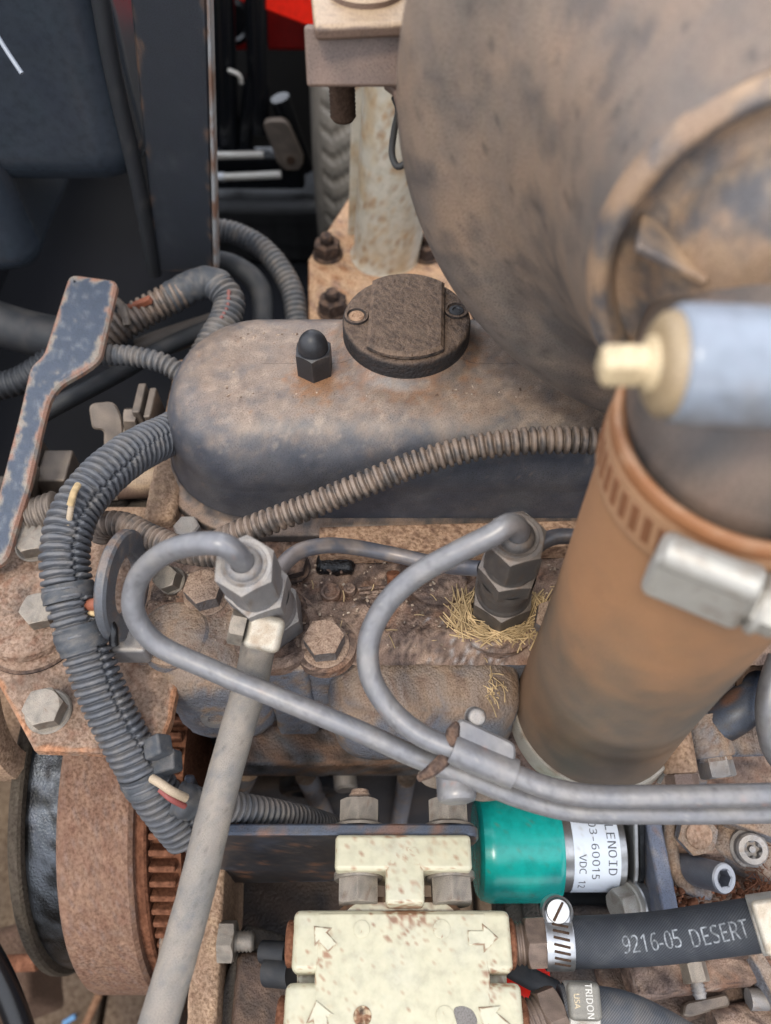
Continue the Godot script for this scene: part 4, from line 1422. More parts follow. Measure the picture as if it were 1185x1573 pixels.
# ---------------- air cleaner and its hose ----------------
func canister() -> void:
	var s := Sh.new()
	var c := Vector3(90, 149, 3)
	var Z := Vector3(-0.25, 0.075, 0.965).normalized()
	var ac := thing("air_cleaner", "big round dusty black air cleaner canister filling the upper right", "air cleaner", Vector3(93, 60, -60))
	var prof := [Vector2(93, -170), Vector2(93, -16)]
	for k in range(1, 11):
		var a := k / 10.0 * PI / 2.0
		prof.append(Vector2(76 + 17 * cos(a), -14 + 17 * sin(a)))
	for q in [Vector2(69, 4.5), Vector2(63, 8), Vector2(57, 14), Vector2(51, 23), Vector2(46, 34), Vector2(42, 43), Vector2(39.5, 48.5)]:
		prof.append(q)
	lathe(s, c, Z, prof, 220, 1.6, Vector3.ZERO, 1.2, func(p, a): return p.x + 0.5 * sin(a * 3.0 + p.y * 0.05))
	obj("shell", s, L.canister, ac)
	s = Sh.new()
	lathe(s, c, Z, [Vector2(40.0, 47), Vector2(39.3, 49.6), Vector2(38.0, 51.4), Vector2(36.8, 52), Vector2(35.6, 51.4), Vector2(34.6, 49), Vector2(34.0, 45)], 160, 1.2, Vector3.ZERO, 1.4)
	obj("raised_ring", s, L.canister_dust, ac)
	s = Sh.new()
	lathe(s, c, Z, [Vector2(34.4, 46), Vector2(31, 45.5), Vector2(28, 47), Vector2(25, 51), Vector2(21, 55), Vector2(15, 58), Vector2(8, 59.5), Vector2(0, 60)], 140, 1.4, Vector3.ZERO, 1.4)
	obj("bowl", s, L.canister_dust, ac)
	s = Sh.new()
	var rp := c + Z * 52.0
	var f1 := on_plane(978, 366, rp, Z)
	var f2 := on_plane(1082, 420, rp, Z)
	var fx := (f2 - f1).normalized()
	rbox(s, (f1 + f2) / 2 + Vector3(0, 1.0, 0) - Z * 1.0, Vector3(f1.distance_to(f2) / 2, 0.9, 6.0), 0.6, Basis(fx, Z.cross(fx), Z).orthonormalized(), 2)
	obj("fin", s, L.canister_dust, ac)
	s = Sh.new()
	rbox(s, on_plane(988, 238, c + Z * 24.0, Z), Vector3(1.1, 3.0, 2.4), 0.6, Basis(Vector3(0, 0, 1), 0.75), 1.5)
	obj("nib", s, L.canister_dust, ac)
	s = Sh.new()
	tube(s, curve([Vector3(73, 114, 66), Vector3(73, 125, 64), Vector3(76, 134, 54), Vector3(84, 142, 34)], 2), 25.8, 60)
	obj("outlet", s, ["dusty_paint", Color(0.29, 0.275, 0.265), 0.05, [[Color(0.50, 0.42, 0.36), 24.0, 0.0, 1.2, 0.2, 0.0, 0.6, 0.8]]], ac)

	var gc := thing("grey_plug", "round grey plastic cap with a pale square tipped stub, nearest the camera", "cap", Vector3(60, 154, 83))
	var g := at(1100, 560, 120)
	var X := Vector3(1, -0.04, 0.02)
	s = Sh.new()
	lathe(s, Vector3(42.4, g.y, g.z), X, [Vector2(8.0, 0), Vector2(8.6, 0.25), Vector2(9.0, 0.8), Vector2(9.2, 3), Vector2(9.2, 46), Vector2(0, 46)], 64, 1.5)
	obj("sleeve", s, L.grey_cap, gc)
	s = Sh.new()
	lathe(s, Vector3(39.8, g.y, g.z), X, [Vector2(0, -0.2), Vector2(4.0, -0.2), Vector2(6.6, 0.2), Vector2(7.8, 1.2), Vector2(8.2, 3)], 56, 1.0, Vector3.ZERO, 1.5)
	obj("end_face", s, ["dusty_paint", Color(0.64, 0.56, 0.44), 0.1, [[Color(0.40, 0.37, 0.34), 6.0, -0.3, 1.0, -0.6, 0, 0.4, 0.8]]], gc)
	s = Sh.new()
	lathe(s, Vector3(39.9, g.y, g.z), -X, [Vector2(4.6, -0.5), Vector2(4.3, 0.8), Vector2(3.0, 1.4), Vector2(2.6, 3)], 40, 1)
	obj("collar", s, L.brass, gc)
	s = Sh.new()
	rbox(s, Vector3(35.4, g.y - 0.2, g.z), Vector3(3.4, 2.6, 2.6), 1.3, Basis(), 1.0)
	obj("square_tip", s, L.brass, gc)
	s = Sh.new()
	rbox(s, Vector3(92, g.y - 6, g.z - 12), Vector3(5, 7, 26), 2, Basis(), 4)
	obj("holder", s, L.canister, gc)

	# mounting bracket at the upper left of the canister
	var mb := thing("mounting_bracket", "dusty folded steel bracket with a threaded stud, left of the air cleaner", "bracket", at(540, 130, 222))
	s = Sh.new()
	rbox(s, Vector3(-8.5, 144, -53), Vector3(12.8, 7.2, 2.0), 1.0, Basis(Vector3.RIGHT, -0.35), 1.5)
	obj("front_flange", s, L.mount_under, mb)
	s = Sh.new()
	rbox(s, Vector3(-6, 152.2, -62), Vector3(13.5, 2.0, 14), 1.4, Basis(Vector3.UP, 0.1), 1.5)
	obj("upper_plate", s, L.mount, mb)
	s = Sh.new()
	rbox(s, Vector3(-8.5, 138.5, -62), Vector3(12.8, 1.6, 10), 1.0, Basis(), 2)
	obj("lower_plate", s, L.mount_under, mb)
	s = Sh.new()
	lathe(s, Vector3(-5, 154, -66), Vector3.UP, [Vector2(10, 0), Vector2(10, 1.6), Vector2(9, 2.4), Vector2(5, 2.6)], 48)
	lathe(s, Vector3(-5, 156, -66), Vector3.UP, [Vector2(6.5, 0), Vector2(6.5, 6), Vector2(0, 6)], 6)
	obj("washer", s, L.mount, mb)
	s = Sh.new()
	lathe(s, at(525, 120, 232), Vector3(0, -1, 0.05), thread(3.9, 0.0, 12.0, 1.2), 32, 1, Vector3.ZERO, 9.0)
	obj("threaded_stud", s, L.stud, mb)
	s = Sh.new()
	tube(s, curve(trail([598, 128, 222, 612, 140, 221, 620, 165, 220, 628, 215, 219, 645, 262, 219]), 1), 2.0, 14)
	obj("curled_edge", s, L.mount_under, mb)
	s = Sh.new()
	rbox(s, Vector3(9, 143, -60), Vector3(6, 9, 6), 2.5, Basis(Vector3(0, 0, 1), 0.2), 2)
	obj("strap_end", s, ["rubber", Color(0.16, 0.15, 0.145), 0.1, []], mb)
	s = Sh.new()
	tube(s, curve(trail([606, 150, 232, 612, 168, 230, 606, 200, 228, 603, 240, 226, 612, 256, 225, 628, 246, 224, 650, 218, 226]), 0.8), 0.95, 12)
	tag(obj("wire_loop", s, ["rubber", Color(0.21, 0.205, 0.20), 0.05, []]), "thin black wire loop hanging beside the air cleaner before the white post", "wire")

	# rubber intake hose
	var ih := thing("intake_hose", "wide dusty rubber intake hose running down from the air cleaner", "hose", Vector3(74, -34, 64))
	var b0 := Vector3(75, -34, 63)
	var b1 := Vector3(73, 132, 67)
	var ax := (b1 - b0).normalized()
	s = Sh.new()
	lathe(s, b0, ax, [Vector2(27.0, 0), Vector2(28.2, 3), Vector2(28.6, 10), Vector2(28.0, 24), Vector2(27.4, 50), Vector2(27.2, 90), Vector2(27.4, 130), Vector2(27.6, 163)], 110, 1.8, Vector3.ZERO, 1.5)
	obj("tube", s, L.intake, ih)
	s = Sh.new()
	lathe(s, b0, ax, [Vector2(27.4, 160), Vector2(28.2, 162), Vector2(28.4, 164), Vector2(28.0, 165.6), Vector2(27.0, 166), Vector2(25.5, 164.5)], 90, 1, Vector3.ZERO, 1.5)
	obj("lip", s, L.intake_lip, ih)
	# worm clamp at the top
	var wc := thing("worm_clamp", "blurred silver worm drive clamp round the top of the intake hose", "hose clamp", Vector3(73, 118, 67))
	var cc := Vector3(73.1, 121, 66.8)
	s = Sh.new()
	lathe(s, cc, Vector3.UP, [Vector2(27.7, -6.2), Vector2(28.3, -6.3), Vector2(28.5, -5.6), Vector2(28.5, 5.6), Vector2(28.3, 6.3), Vector2(27.6, 6.2)], 100, 2)
	obj("band", s, ["rubber", Color(0.66, 0.50, 0.37), 0.05, [[Color(0.60, 0.44, 0.32), 12.0, -0.2, 1.0, 0.0, 0.0, 0.4, 0.7]]], wc)
	for k in 16:
		var a := deg_to_rad(122.0 + k * 7.0)   # from behind the housing round to the left
		var dirv := Vector3(cos(a), 0, sin(a))
		s = Sh.new()
		rbox(s, cc + dirv * 28.35, Vector3(1.0, 3.6, 0.35), 0.3, Basis(Vector3(-sin(a), 0, cos(a)), Vector3.UP, -dirv).rotated(dirv, 0.12).orthonormalized(), 2)
		obj("slot", s, ["rubber", Color(0.50, 0.33, 0.22), 0.05, []], wc)
	var ph := deg_to_rad(27.0)
	var hp := cc + Vector3(-sin(ph), 0, cos(ph)) * 31.0
	var tg := Vector3(cos(ph), 0, sin(ph))
	var hb := Basis(tg, Vector3.UP, tg.cross(Vector3.UP))
	s = Sh.new()
	rbox(s, hp + Vector3(0, -1.0, 0), Vector3(9.6, 6.6, 4.4), 2.2, hb, 1.2)
	obj("housing", s, L.silver_dull, wc)
	s = Sh.new()
	lathe(s, hp + hb.z * 1.5 - tg * 8.6 + Vector3(0, 5.4, 0), tg, [Vector2(0, 0), Vector2(3.0, 0), Vector2(3.4, 0.5), Vector2(3.4, 16.5), Vector2(3.0, 17), Vector2(0, 17)], 32, 1.5)
	obj("barrel", s, L.silver_dull, wc)
	s = Sh.new()
	hexa(s, hp + tg * 9.4 + Vector3(0, -1, 0), tg, 9.5, 5.5, 0.2)
	var hx := obj("screw_head", s, L.silver_dull, wc)
	s = Sh.new()
	lathe(s, hp + tg * 7.5 + Vector3(0, -1, 0), tg, [Vector2(4.0, 0), Vector2(4.0, 2.4), Vector2(6.0, 2.5), Vector2(6.2, 3.6), Vector2(4, 3.8)], 36)
	obj("flange", s, L.silver_dull, hx)
	var lc := thing("lower_band", "plain pale band round the bottom of the intake hose", "hose clamp", Vector3(75, -36, 63))
	s = Sh.new()
	lathe(s, Vector3(75, -29, 63), Vector3(0.03, 1, -0.05), [Vector2(28.4, -5), Vector2(29.7, -5), Vector2(29.9, -4.2), Vector2(29.9, 4.4), Vector2(29.6, 5), Vector2(28.6, 5)], 100, 2)
	obj("band", s, L.band, lc)
	s = Sh.new()
	tube(s, curve([Vector3(75, -36, 63) + Vector3(20, 3, 24), Vector3(75, -36, 63) + Vector3(31, 8, 6), Vector3(75, -36, 63) + Vector3(33, 13, -8)], 1), 0.8, 8)
	obj("wire_end", s, L.silver_dull, lc)
	var im := thing("intake_manifold", "rusty brown cast inlet stub under the foot of the intake hose", "manifold", Vector3(75, -70, 60))
	s = Sh.new()
	lathe(s, Vector3(75, -70, 62), Vector3.UP, [Vector2(30, 0), Vector2(31, 20), Vector2(31.5, 31), Vector2(31, 33.5), Vector2(29, 34.5), Vector2(26, 34.5)], 80, 2)
	obj("stub", s, L.deck, im)
	s = Sh.new()
	rbox(s, Vector3(84, -76, 50), Vector3(42, 16, 30), 6, Basis(), 4, 0.8)
	obj("runner", s, L.front, im)

# ---------------- pump side, lower right ----------------
func right_side() -> void:
	var s := Sh.new()
	var cp := thing("coolant_pipe", "dusty grey pipe with an open black port at the right edge", "pipe", at(1140, 1130, 285))
	tube(s, curve(trail([1060, 1128, 300, 1120, 1130, 292, 1260, 1124, 288]), 2), 7.4, 32)
	obj("main_tube", s, L.front, cp)
	s = Sh.new()
	tube(s, curve(trail([1105, 1112, 280, 1130, 1096, 278, 1162, 1068, 280, 1180, 1045, 284]), 1.5), 7.0, 32)
	obj("elbow", s, L.bracket, cp)
	s = Sh.new()
	var pa := at(1168, 1055, 276)
	lathe(s, pa, (EYE - pa) + Vector3(-30, -60, 40), [Vector2(8, -5), Vector2(8, 0.5), Vector2(7.2, 1.2), Vector2(5.8, 0.8), Vector2(5.2, -6), Vector2(0, -6)], 40, 1.5)
	obj("open_port", s, L.stud, cp)
	s = Sh.new()
	tube(s, curve(trail([1200, 1010, 262, 1186, 1050, 262, 1180, 1095, 262, 1190, 1150, 264, 1210, 1180, 266]), 1.5), 4.0, 24)
	tag(obj("curved_pipe", s, L.pipe), "short curved grey pipe end cut off by the right edge", "pipe")
	for q in [[1090, 1136, 280, 7.4, 13.0, 0.12], [1041, 1160, 276, 5.8, 12.0, 0.05]]:
		s = Sh.new()
		var o := at(q[0], q[1], q[2])
		var ax := Vector3(q[5], -0.25, 1)
		lathe(s, o, ax, [Vector2(q[3], -8), Vector2(q[3], 5), Vector2(q[3] - 0.6, 6), Vector2(q[3] - 1.5, 6.2), Vector2(q[3] - 1.5, 7.5)], 36, 1.2)
		var f := thing("drain_plug", "", "plug", o, "plugs under the intake hose")
		obj("boss", s, L.plate_tan if q[0] < 1060 else L.front, f)
		s = Sh.new()
		hexa(s, o + ax.normalized() * 6.4, ax, q[4] - 2.5, 6.5, 0.2)
		obj("hexagon", s, L.mount_under if q[0] < 1060 else L.injector, f)
		s = Sh.new()
		lathe(s, o + ax.normalized() * 12.8, ax, [Vector2(q[3] * 0.62, 0), Vector2(q[3] * 0.58, 0.35), Vector2(q[3] * 0.3, 0.3), Vector2(0, 0.25)], 28, 1)
		obj("end_face", s, L.plate_tan, f)
		tag(f, "brown capped plug with a worn end, nearer the foot of the intake hose" if q[0] < 1060 else "grey hex capped plug below the dusty grey pipe")
	s = Sh.new()
	var wn := at(1052, 1135, 284)
	hexa(s, wn, Vector3(0.3, 0.6, 1), 5.5, 4, 0.1)
	tag(obj("pale_nut", s, L.band), "tiny pale nut tucked beside the intake hose above the brown plug", "nut")

	var pu := thing("injection_pump", "dirty rust brown injection pump body with bolts in the lower right", "pump", on_y(1090, 1350, -110))
	s = Sh.new()
	rbox(s, Vector3(136, -104, 92), Vector3(44, 32, 44), 5, Basis(), 3, 1.4, 14)
	obj("body", s, L.deck, pu)
	s = Sh.new()
	rbox(s, on_y(992, 1345, -80), Vector3(3.0, 22, 17), 1.2, Basis(), 2.5, 0.4)
	obj("gasket_face", s, ["dusty_paint", Color(0.38, 0.41, 0.48), 0.1, [[Color(0.55, 0.53, 0.53), 7.0, -0.2, 1.2, 0, 0, 0.3, 0.7], [RUST, 6.0, -0.5, 1.2, 0, 0, 0.3, 0.6]]], pu)
	s = Sh.new()
	tube(s, curve([on_y(1028, 1262, -62), on_y(1033, 1310, -63), on_y(1042, 1348, -64), on_y(1062, 1366, -65), on_y(1090, 1372, -66)], 1.2), 2.4, 14)
	obj("raised_rim", s, L.front, pu)
	s = Sh.new()
	rbox(s, on_y(1085, 1283, -68), Vector3(14, 8, 9), 3, Basis(Vector3.UP, -0.2), 2, 0.8)
	obj("upper_boss", s, L.deck, pu)
	s = Sh.new()
	rbox(s, on_y(1150, 1300, -66), Vector3(14, 8, 10), 4, Basis(Vector3.UP, -0.5), 2, 0.8)
	obj("ear", s, L.front, pu)
	s = Sh.new()
	rbox(s, on_y(1165, 1268, -56), Vector3(12, 5, 4), 1.5, Basis(Vector3.UP, -0.35), 2, 0.2)
	obj("step", s, L.front, pu)
	s = Sh.new()
	var h0 := on_y(1066, 1280, -58)
	hexa(s, h0, Vector3(0, 1, 0.35), 13, 5, 0.2)
	var hb := obj("hex_bolt", s, L.front, pu)
	s = Sh.new()
	lathe(s, h0 + Vector3(0, 5.0, 1.8), Vector3(0, 1, 0.35), [Vector2(4.8, 0), Vector2(4.6, 0.5), Vector2(3.5, 0.8), Vector2(0, 0.4)], 28, 1)
	obj("rusty_centre", s, L.plate_rust, hb)
	# six lobed security screw
	var t0 := on_y(1150, 1303, -58)
	var ta := Vector3(-0.12, 0.95, 0.3)
	s = Sh.new()
	var lobe := func(p, a): return p.x * (1.0 + 0.17 * cos(a * 6.0)) if p.y < 5.2 and p.x < 3.1 and p.x > 1.4 else p.x
	lathe(s, t0, ta, [Vector2(6.8, 0), Vector2(6.6, 1.0), Vector2(5.6, 1.6), Vector2(5.5, 4.6), Vector2(4.9, 5.6), Vector2(3.1, 5.8), Vector2(2.7, 5.1), Vector2(2.6, 2.6), Vector2(1.2, 2.6), Vector2(1.1, 4.9), Vector2(0, 5.0)], 60, 1, Vector3.ZERO, 0.4, lobe)
	obj("security_screw", s, L.injector, pu)
	# spacer sleeve with a hexagon bore
	var e1 := on_y(1114, 1350, -50)
	var e0 := on_y(1062, 1338, -62)
	s = Sh.new()
	var bore := func(p, a):
		if p.x < 3.4 and p.x > 0.1 and p.y < 13.9:
			return p.x / cos(fposmod(a, PI / 3) - PI / 6) * 0.9
		return p.x
	var sa := (e1 - e0).normalized() + Vector3(0.1, 0.5, 0.2)
	var lo := e1 - sa.normalized() * 14.0
	lathe(s, lo, sa, [Vector2(5.1, -8), Vector2(5.1, 13.4), Vector2(4.7, 14.0), Vector2(3.3, 14.0), Vector2(2.9, 13.6), Vector2(2.8, 9), Vector2(0, 9)], 60, 1.2, Vector3.ZERO, 0.4, bore)
	obj("spacer_sleeve", s, ["worn_steel", Color(0.45, 0.46, 0.49), 0.06, [[Color(0.66, 0.66, 0.67), 8.0, -1.2, 0.3, 1.9, 0, 0.3, 1.0]]], pu)
	s = Sh.new()
	var rg := RandomNumberGenerator.new()
	rg.seed = 41
	for k in 130:
		var q := on_y(rg.randf_range(1035, 1200), rg.randf_range(1355, 1395), -66 + rg.randf_range(-3, 3))
		var r := rg.randf_range(0.5, 1.5)
		rbox(s, q, Vector3(r, r * 0.7, r * 0.9), r * 0.5, Basis(Vector3(rg.randf(), rg.randf(), 1).normalized(), rg.randf() * 6), 4)
	for k in 200:
		var q := on_y(rg.randf_range(1150, 1215), rg.randf_range(1290, 1400), -60 + rg.randf_range(-3, 3))
		var d := Vector3(rg.randf_range(-1, 1), rg.randf_range(-0.3, 0.8), rg.randf_range(-1, 1)).normalized() * rg.randf_range(1.5, 4)
		tube(s, PackedVector3Array([q - d, q + Vector3(0, 0.5, 0), q + d]), 0.16, 3)
	tag(obj("dirt_clumps", s, L.gear), "loose brown dirt and fibres caught on the pump above the fuel hose", "dirt", "", "stuff")

	# solenoid
	var X := Vector3(1, -0.02, 0.0)
	var c := on_z(800, 1302, 98)
	var so := thing("fuel_solenoid", "bright teal capped silver solenoid with a printed white label", "solenoid", Vector3(c.x, c.y - 19, c.z))
	s = Sh.new()
	lathe(s, Vector3(34.5, c.y, c.z), X, [Vector2(0, 0), Vector2(16.5, 0.3), Vector2(18.6, 1.6), Vector2(19.6, 5.0), Vector2(19.5, 24), Vector2(19.2, 30.0), Vector2(18.4, 31.2), Vector2(15.0, 31.4)], 96, 1.5)
	obj("teal_cap", s, L.green, so)
	s = Sh.new()
	lathe(s, Vector3(65.5, c.y, c.z), X, [Vector2(15.6, -1), Vector2(15.6, 23.5), Vector2(15, 24)], 96, 2)
	var can := obj("silver_can", s, L.silver, so)
	s = Sh.new()
	var rows := []
	for i in 20:
		var row := PackedVector3Array()
		for j in 60:
			var a := lerpf(-0.9, 3.6, j / 59.0)
			row.append(Vector3(69.6 + i / 19.0 * 17.2, c.y, c.z) + Vector3(0, cos(a), sin(a)) * 15.72)
		rows.append(row)
	s.grid(rows)
	var lab := obj("paper_label", s, L.label, so)
	var ctr := Vector3(0, c.y, c.z)
	var vw := (Vector3(0, EYE.y, EYE.z) - ctr).normalized()
	var dn := Vector3.RIGHT.cross(vw)
	var write := func(words, along, mid, tall, squeeze):
		var t := Sh.new()
		lettering(t, words, tall, func(q): return Vector3(along + q.y, c.y, c.z) + (vw * cos(mid + q.x * squeeze / 15.8) + dn * sin(mid + q.x * squeeze / 15.8)) * (15.78 + q.z * 0.3), "Droid Sans Mono")
		obj("print", t, L.ink, so)
	write.call("SOLENOID", 83.6, -0.16, 3.0, 1.28)
	write.call("1203-60015", 77.4, -0.10, 2.7, 1.22)
	write.call("VDC 12", 72.6, 0.62, 2.5, 1.2)
	s = Sh.new()
	var fl := PackedVector2Array()
	for k in 40:
		var a := TAU * k / 40.0
		var r := 17.0 + 10.0 * pow(absf(cos(a - 0.95)), 6.0)
		fl.append(Vector2(cos(a), sin(a)) * r)
	plate(s, fl, Vector3(93.0, c.y, c.z), Basis(Vector3(0, 0, -1), Vector3(0, 1, 0), Vector3(1, 0, 0)), 1.8, 0.4, 4)
	obj("flange_plate", s, L.silver, so)
	var bp := Vector3(91.2, -76.5, 117.5)
	var mb := bolt(so, "bolt", bp, Vector3(-0.92, 0.28, 0.28), 10.5, 6.0, L.silver_dull, 7.2, 1.6, 0.2)
	s = Sh.new()
	lathe(s, bp + Vector3(1.4, -0.5, -0.5), Vector3(-0.92, 0.28, 0.28), [Vector2(8.0, -2), Vector2(8.0, 0.8), Vector2(7.5, 1.2), Vector2(3, 1.2)], 40)
	obj("washer", s, L.silver, mb)
	s = Sh.new()
	plate(s, fl, Vector3(95.2, c.y, c.z), Basis(Vector3(0, 0, -1), Vector3(0, 1, 0), Vector3(1, 0, 0)), 2.0, 0.3, 4)
	obj("dark_gasket", s, L.black_metal, so)
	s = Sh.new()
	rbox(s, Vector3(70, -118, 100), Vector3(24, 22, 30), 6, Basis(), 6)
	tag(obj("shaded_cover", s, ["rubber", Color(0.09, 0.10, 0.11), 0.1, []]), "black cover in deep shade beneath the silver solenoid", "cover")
	s = Sh.new()
	rbox(s, on_y(790, 1398, -88), Vector3(4, 5, 5), 0.8, Basis(), 2)
	rbox(s, on_y(812, 1400, -88), Vector3(3.2, 6, 5), 0.8, Basis(), 2)
	rbox(s, on_y(772, 1404, -90), Vector3(3.0, 5, 5), 0.8, Basis(), 2)
	tag(obj("grey_connector", s, L.dark_dusty), "small grey plug connector just below the teal solenoid cap", "connector")

	# lower right linkages
	var lw := thing("throttle_linkage", "dusty throttle lever and screws below the lettered fuel hose", "linkage", on_y(1100, 1530, -110))
	s = Sh.new()
	rbox(s, on_y(1080, 1480, -86), Vector3(30, 8, 9), 3, Basis(Vector3.UP, 0.12), 2.5, 1.0)
	obj("shelf", s, L.deck, lw)
	s = Sh.new()
	rbox(s, on_y(1040, 1500, -96), Vector3(30, 8, 14), 4, Basis(Vector3.UP, 0.3), 2.5, 1.0)
	obj("lower_casting", s, L.block_rust, lw)
	s = Sh.new()
	rbox(s, on_y(1130, 1525, -98), Vector3(16, 7, 10), 2, Basis(Vector3.UP, 0.1), 2.5, 0.6)
	obj("lower_casting", s, L.block_rust, lw)
	var sc := on_y(1062, 1478, -78)
	s = Sh.new()
	hexa(s, sc, Vector3(0.1, -0.05, 1), 8.6, 6.5, 0.1, true)
	var nt := obj("lock_nut", s, L.bolt_grey, lw)
	s = Sh.new()
	lathe(s, sc, Vector3(0.1, -0.05, 1), thread(2.6, 5, 11.5, 1.2), 24, 1, Vector3.ZERO, 9.0)
	obj("thread", s, L.injector, nt)
	s = Sh.new()
	var bp2 := Basis(Vector3.RIGHT, -PI / 2)
	var lo2 := on_y(1090, 1545, -84)
	plate(s, round_outline(traced(lo2, bp2, [1052, 1540, 1118, 1526, 1124, 1545, 1062, 1562, 1050, 1560]), 2), lo2, bp2, 5, 0.6, 2)
	obj("lever_arm", s, L.grey_dusty, lw)
	s = Sh.new()
	tube(s, curve([on_y(1080, 1500, -90), on_y(1092, 1560, -92)], 2), 0.9, 8)
	obj("link_rod", s, L.plate_tan, lw)
	s = Sh.new()
	tube(s, curve([on_y(1150, 1535, -82), on_y(1182, 1535, -82)], 2), 3.6, 20)
	obj("stop_screw", s, L.injector, lw)
	s = Sh.new()
	tube(s, curve([on_y(1095, 1580, -88), on_y(1215, 1562, -88)], 2), 6.5, 24)
	obj("round_shaft", s, L.deck, lw)
	s = Sh.new()
	rbox(s, on_y(1180, 1515, -78), Vector3(2.4, 6, 13), 1.2, Basis(Vector3.UP, 0.35), 2, 0.2)
	obj("side_arm", s, L.front, lw)
	s = Sh.new()
	rbox(s, on_y(1025, 1530, -100), Vector3(60, 8, 30), 3, Basis(), 4, 1.2)
	obj("lower_casting", s, L.block, lw)

# ---------------- filter head and fuel hoses ----------------
func arrow(o: Vector3, turn: float, size: float) -> PackedVector2Array:
	var out := PackedVector2Array()
	for q in [Vector2(-5, -2.2), Vector2(0, -2.2), Vector2(0, -4.4), Vector2(5.2, 0), Vector2(0, 4.4), Vector2(0, 2.2), Vector2(-5, 2.2)]:
		out.append(q.rotated(turn) * size)
	return out

func filter_side() -> void:
	var s := Sh.new()
	# black bracket
	var br := thing("filter_bracket", "black steel bracket plate with nuts on its edge, holding the cream filter head", "bracket", Vector3(-20, -112, 103))
	var zb := Basis()
	var o := Vector3(0, -60, 105)
	var out := PackedVector2Array()
	for q in [[-68.5, -29], [30.5, -29], [32, -40], [26, -66], [-2, -74], [-20, -108], [-66, -112], [-69.5, -60]]:
		out.append(Vector2(q[0], q[1] + 60))
	plate(s, round_outline(out, 7), o, zb, 3.6, 0.7, 2.0, 2.0)
	obj("plate", s, L.bracket, br)
	s = Sh.new()
	rbox(s, Vector3(-69.5, -54, 95), Vector3(1.8, 22, 11), 1.3, Basis(Vector3(0, 0, 1), -0.05), 2.5)
	obj("bent_flange", s, L.bracket, br)
	for x in [-9.0, 21.5]:
		s = Sh.new()
		hexa(s, Vector3(x, -38, 99.6), Vector3(0, 0.02, -1), 13, 8, 0.5)
		var nt := obj("flange_nut", s, L.bolt_grey, br)
		s = Sh.new()
		lathe(s, Vector3(x, -38, 101.3), Vector3(0, 0, -1), [Vector2(9.2, 0), Vector2(9.0, 1.0), Vector2(7, 2), Vector2(5, 2)], 36)
		obj("flange", s, L.bolt_grey, nt)
		s = Sh.new()
		lathe(s, Vector3(x, -38, 99.6), Vector3(0, 0, -1), thread(3.9, 6, 11.5, 1.25), 24, 1, Vector3.ZERO, 9.0)
		obj("thread", s, L.bolt_rust, nt)
	# cream filter head
	var fh := thing("filter_housing", "cream enamelled fuel filter head with raised arrows and rust chips", "filter head", Vector3(5, -75, 148))
	s = Sh.new()
	rbox(s, Vector3(5.8, -41.5, 110.6), Vector3(22.3, 13.5, 5.6), 1.6, Basis(), 1.2, 0.15)
	obj("crossbar", s, L.cream, fh)
	s = Sh.new()
	rbox(s, Vector3(6.2, -44, 117), Vector3(6.2, 16, 9), 1.4, Basis(), 1.2, 0.15)
	obj("stem", s, L.cream, fh)
	for x in [-9.0, 21.5]:
		var m := bolt(fh, "bolt", Vector3(x, -39.0, 115.6), Vector3(0.02, 0.04, 1), 12.6, 7.5, L.bolt_grey, 8.2, 1.6, 0.52)
	s = Sh.new()
	var nk := Vector3(5, -37.6, 126)
	var bb := Basis(Vector3.RIGHT, -PI / 2)
	plate(s, round_outline(traced(nk, bb, [545, 1376, 688, 1376, 715, 1402, 715, 1440, 505, 1440, 510, 1405]), 3), nk, bb, 26, 2.0, 1.5)
	obj("neck", s, L.chip, fh)
	s = Sh.new()
	rbox(s, Vector3(5.2, -52.3, 154), Vector3(27.0, 17.32, 26.6), 0.9, Basis(), 0.9, 0.15)
	obj("body", s, L.cream, fh)
	for q in [[5.2, 135.4, 34.6, 8.9], [5.4, 159.7, 36.2, 12.9]]:
		s = Sh.new()
		rbox(s, Vector3(q[0], -47.3, q[1]), Vector3(q[2], 12.2, q[3]), 2.2, Basis(), 0.9, 0.15)
		obj("port_arm", s, L.cream, fh)
	s = Sh.new()
	rbox(s, Vector3(5.2, -52, 148), Vector3(33.5, 8, 12), 2, Basis(), 1.5, 0.4)
	obj("rusty_web", s, L.chip, fh)
	var ya := -35.55
	for q in [[497, 1440, 2.35, 0.85], [742, 1441, 0.0, 0.95], [492, 1566, 1.85, 1.0], [757, 1566, 2.5, 1.0]]:
		s = Sh.new()
		var ao := on_y(q[0], q[1], ya + 0.35)
		plate(s, arrow(ao, q[2], q[3]), ao + Vector3(0, 0.7, 0), bb, 1.8, 0.3, 0.8, 0.4)
		obj("raised_arrow", s, L.arrow, fh)
	for q in [[557, 1561, 2.8, true], [684, 1561, 2.8, false], [556, 1427, 2.6, false], [679, 1427, 2.8, false]]:
		s = Sh.new()
		lathe(s, on_y(q[0], q[1], -34.9), Vector3.UP, [Vector2(q[2], -0.6), Vector2(q[2] - 0.1, 0.2), Vector2(q[2] - 0.5, 0.3), Vector2(0, 0.3)], 36, 1)
		obj("round_mark", s, L.cream_stain if q[3] else L.cream, fh)
	s = Sh.new()
	var po := on_y(714, 1562, -34.85)
	plate(s, round_outline(traced(po, bb, [696, 1548, 712, 1544, 728, 1552, 735, 1570, 728, 1585, 706, 1585, 700, 1566]), 2), po, bb, 0.4, 0.1, 1.5)
	obj("bare_patch", s, ["dusty_paint", Color(0.44, 0.42, 0.40), 0.1, []], fh)
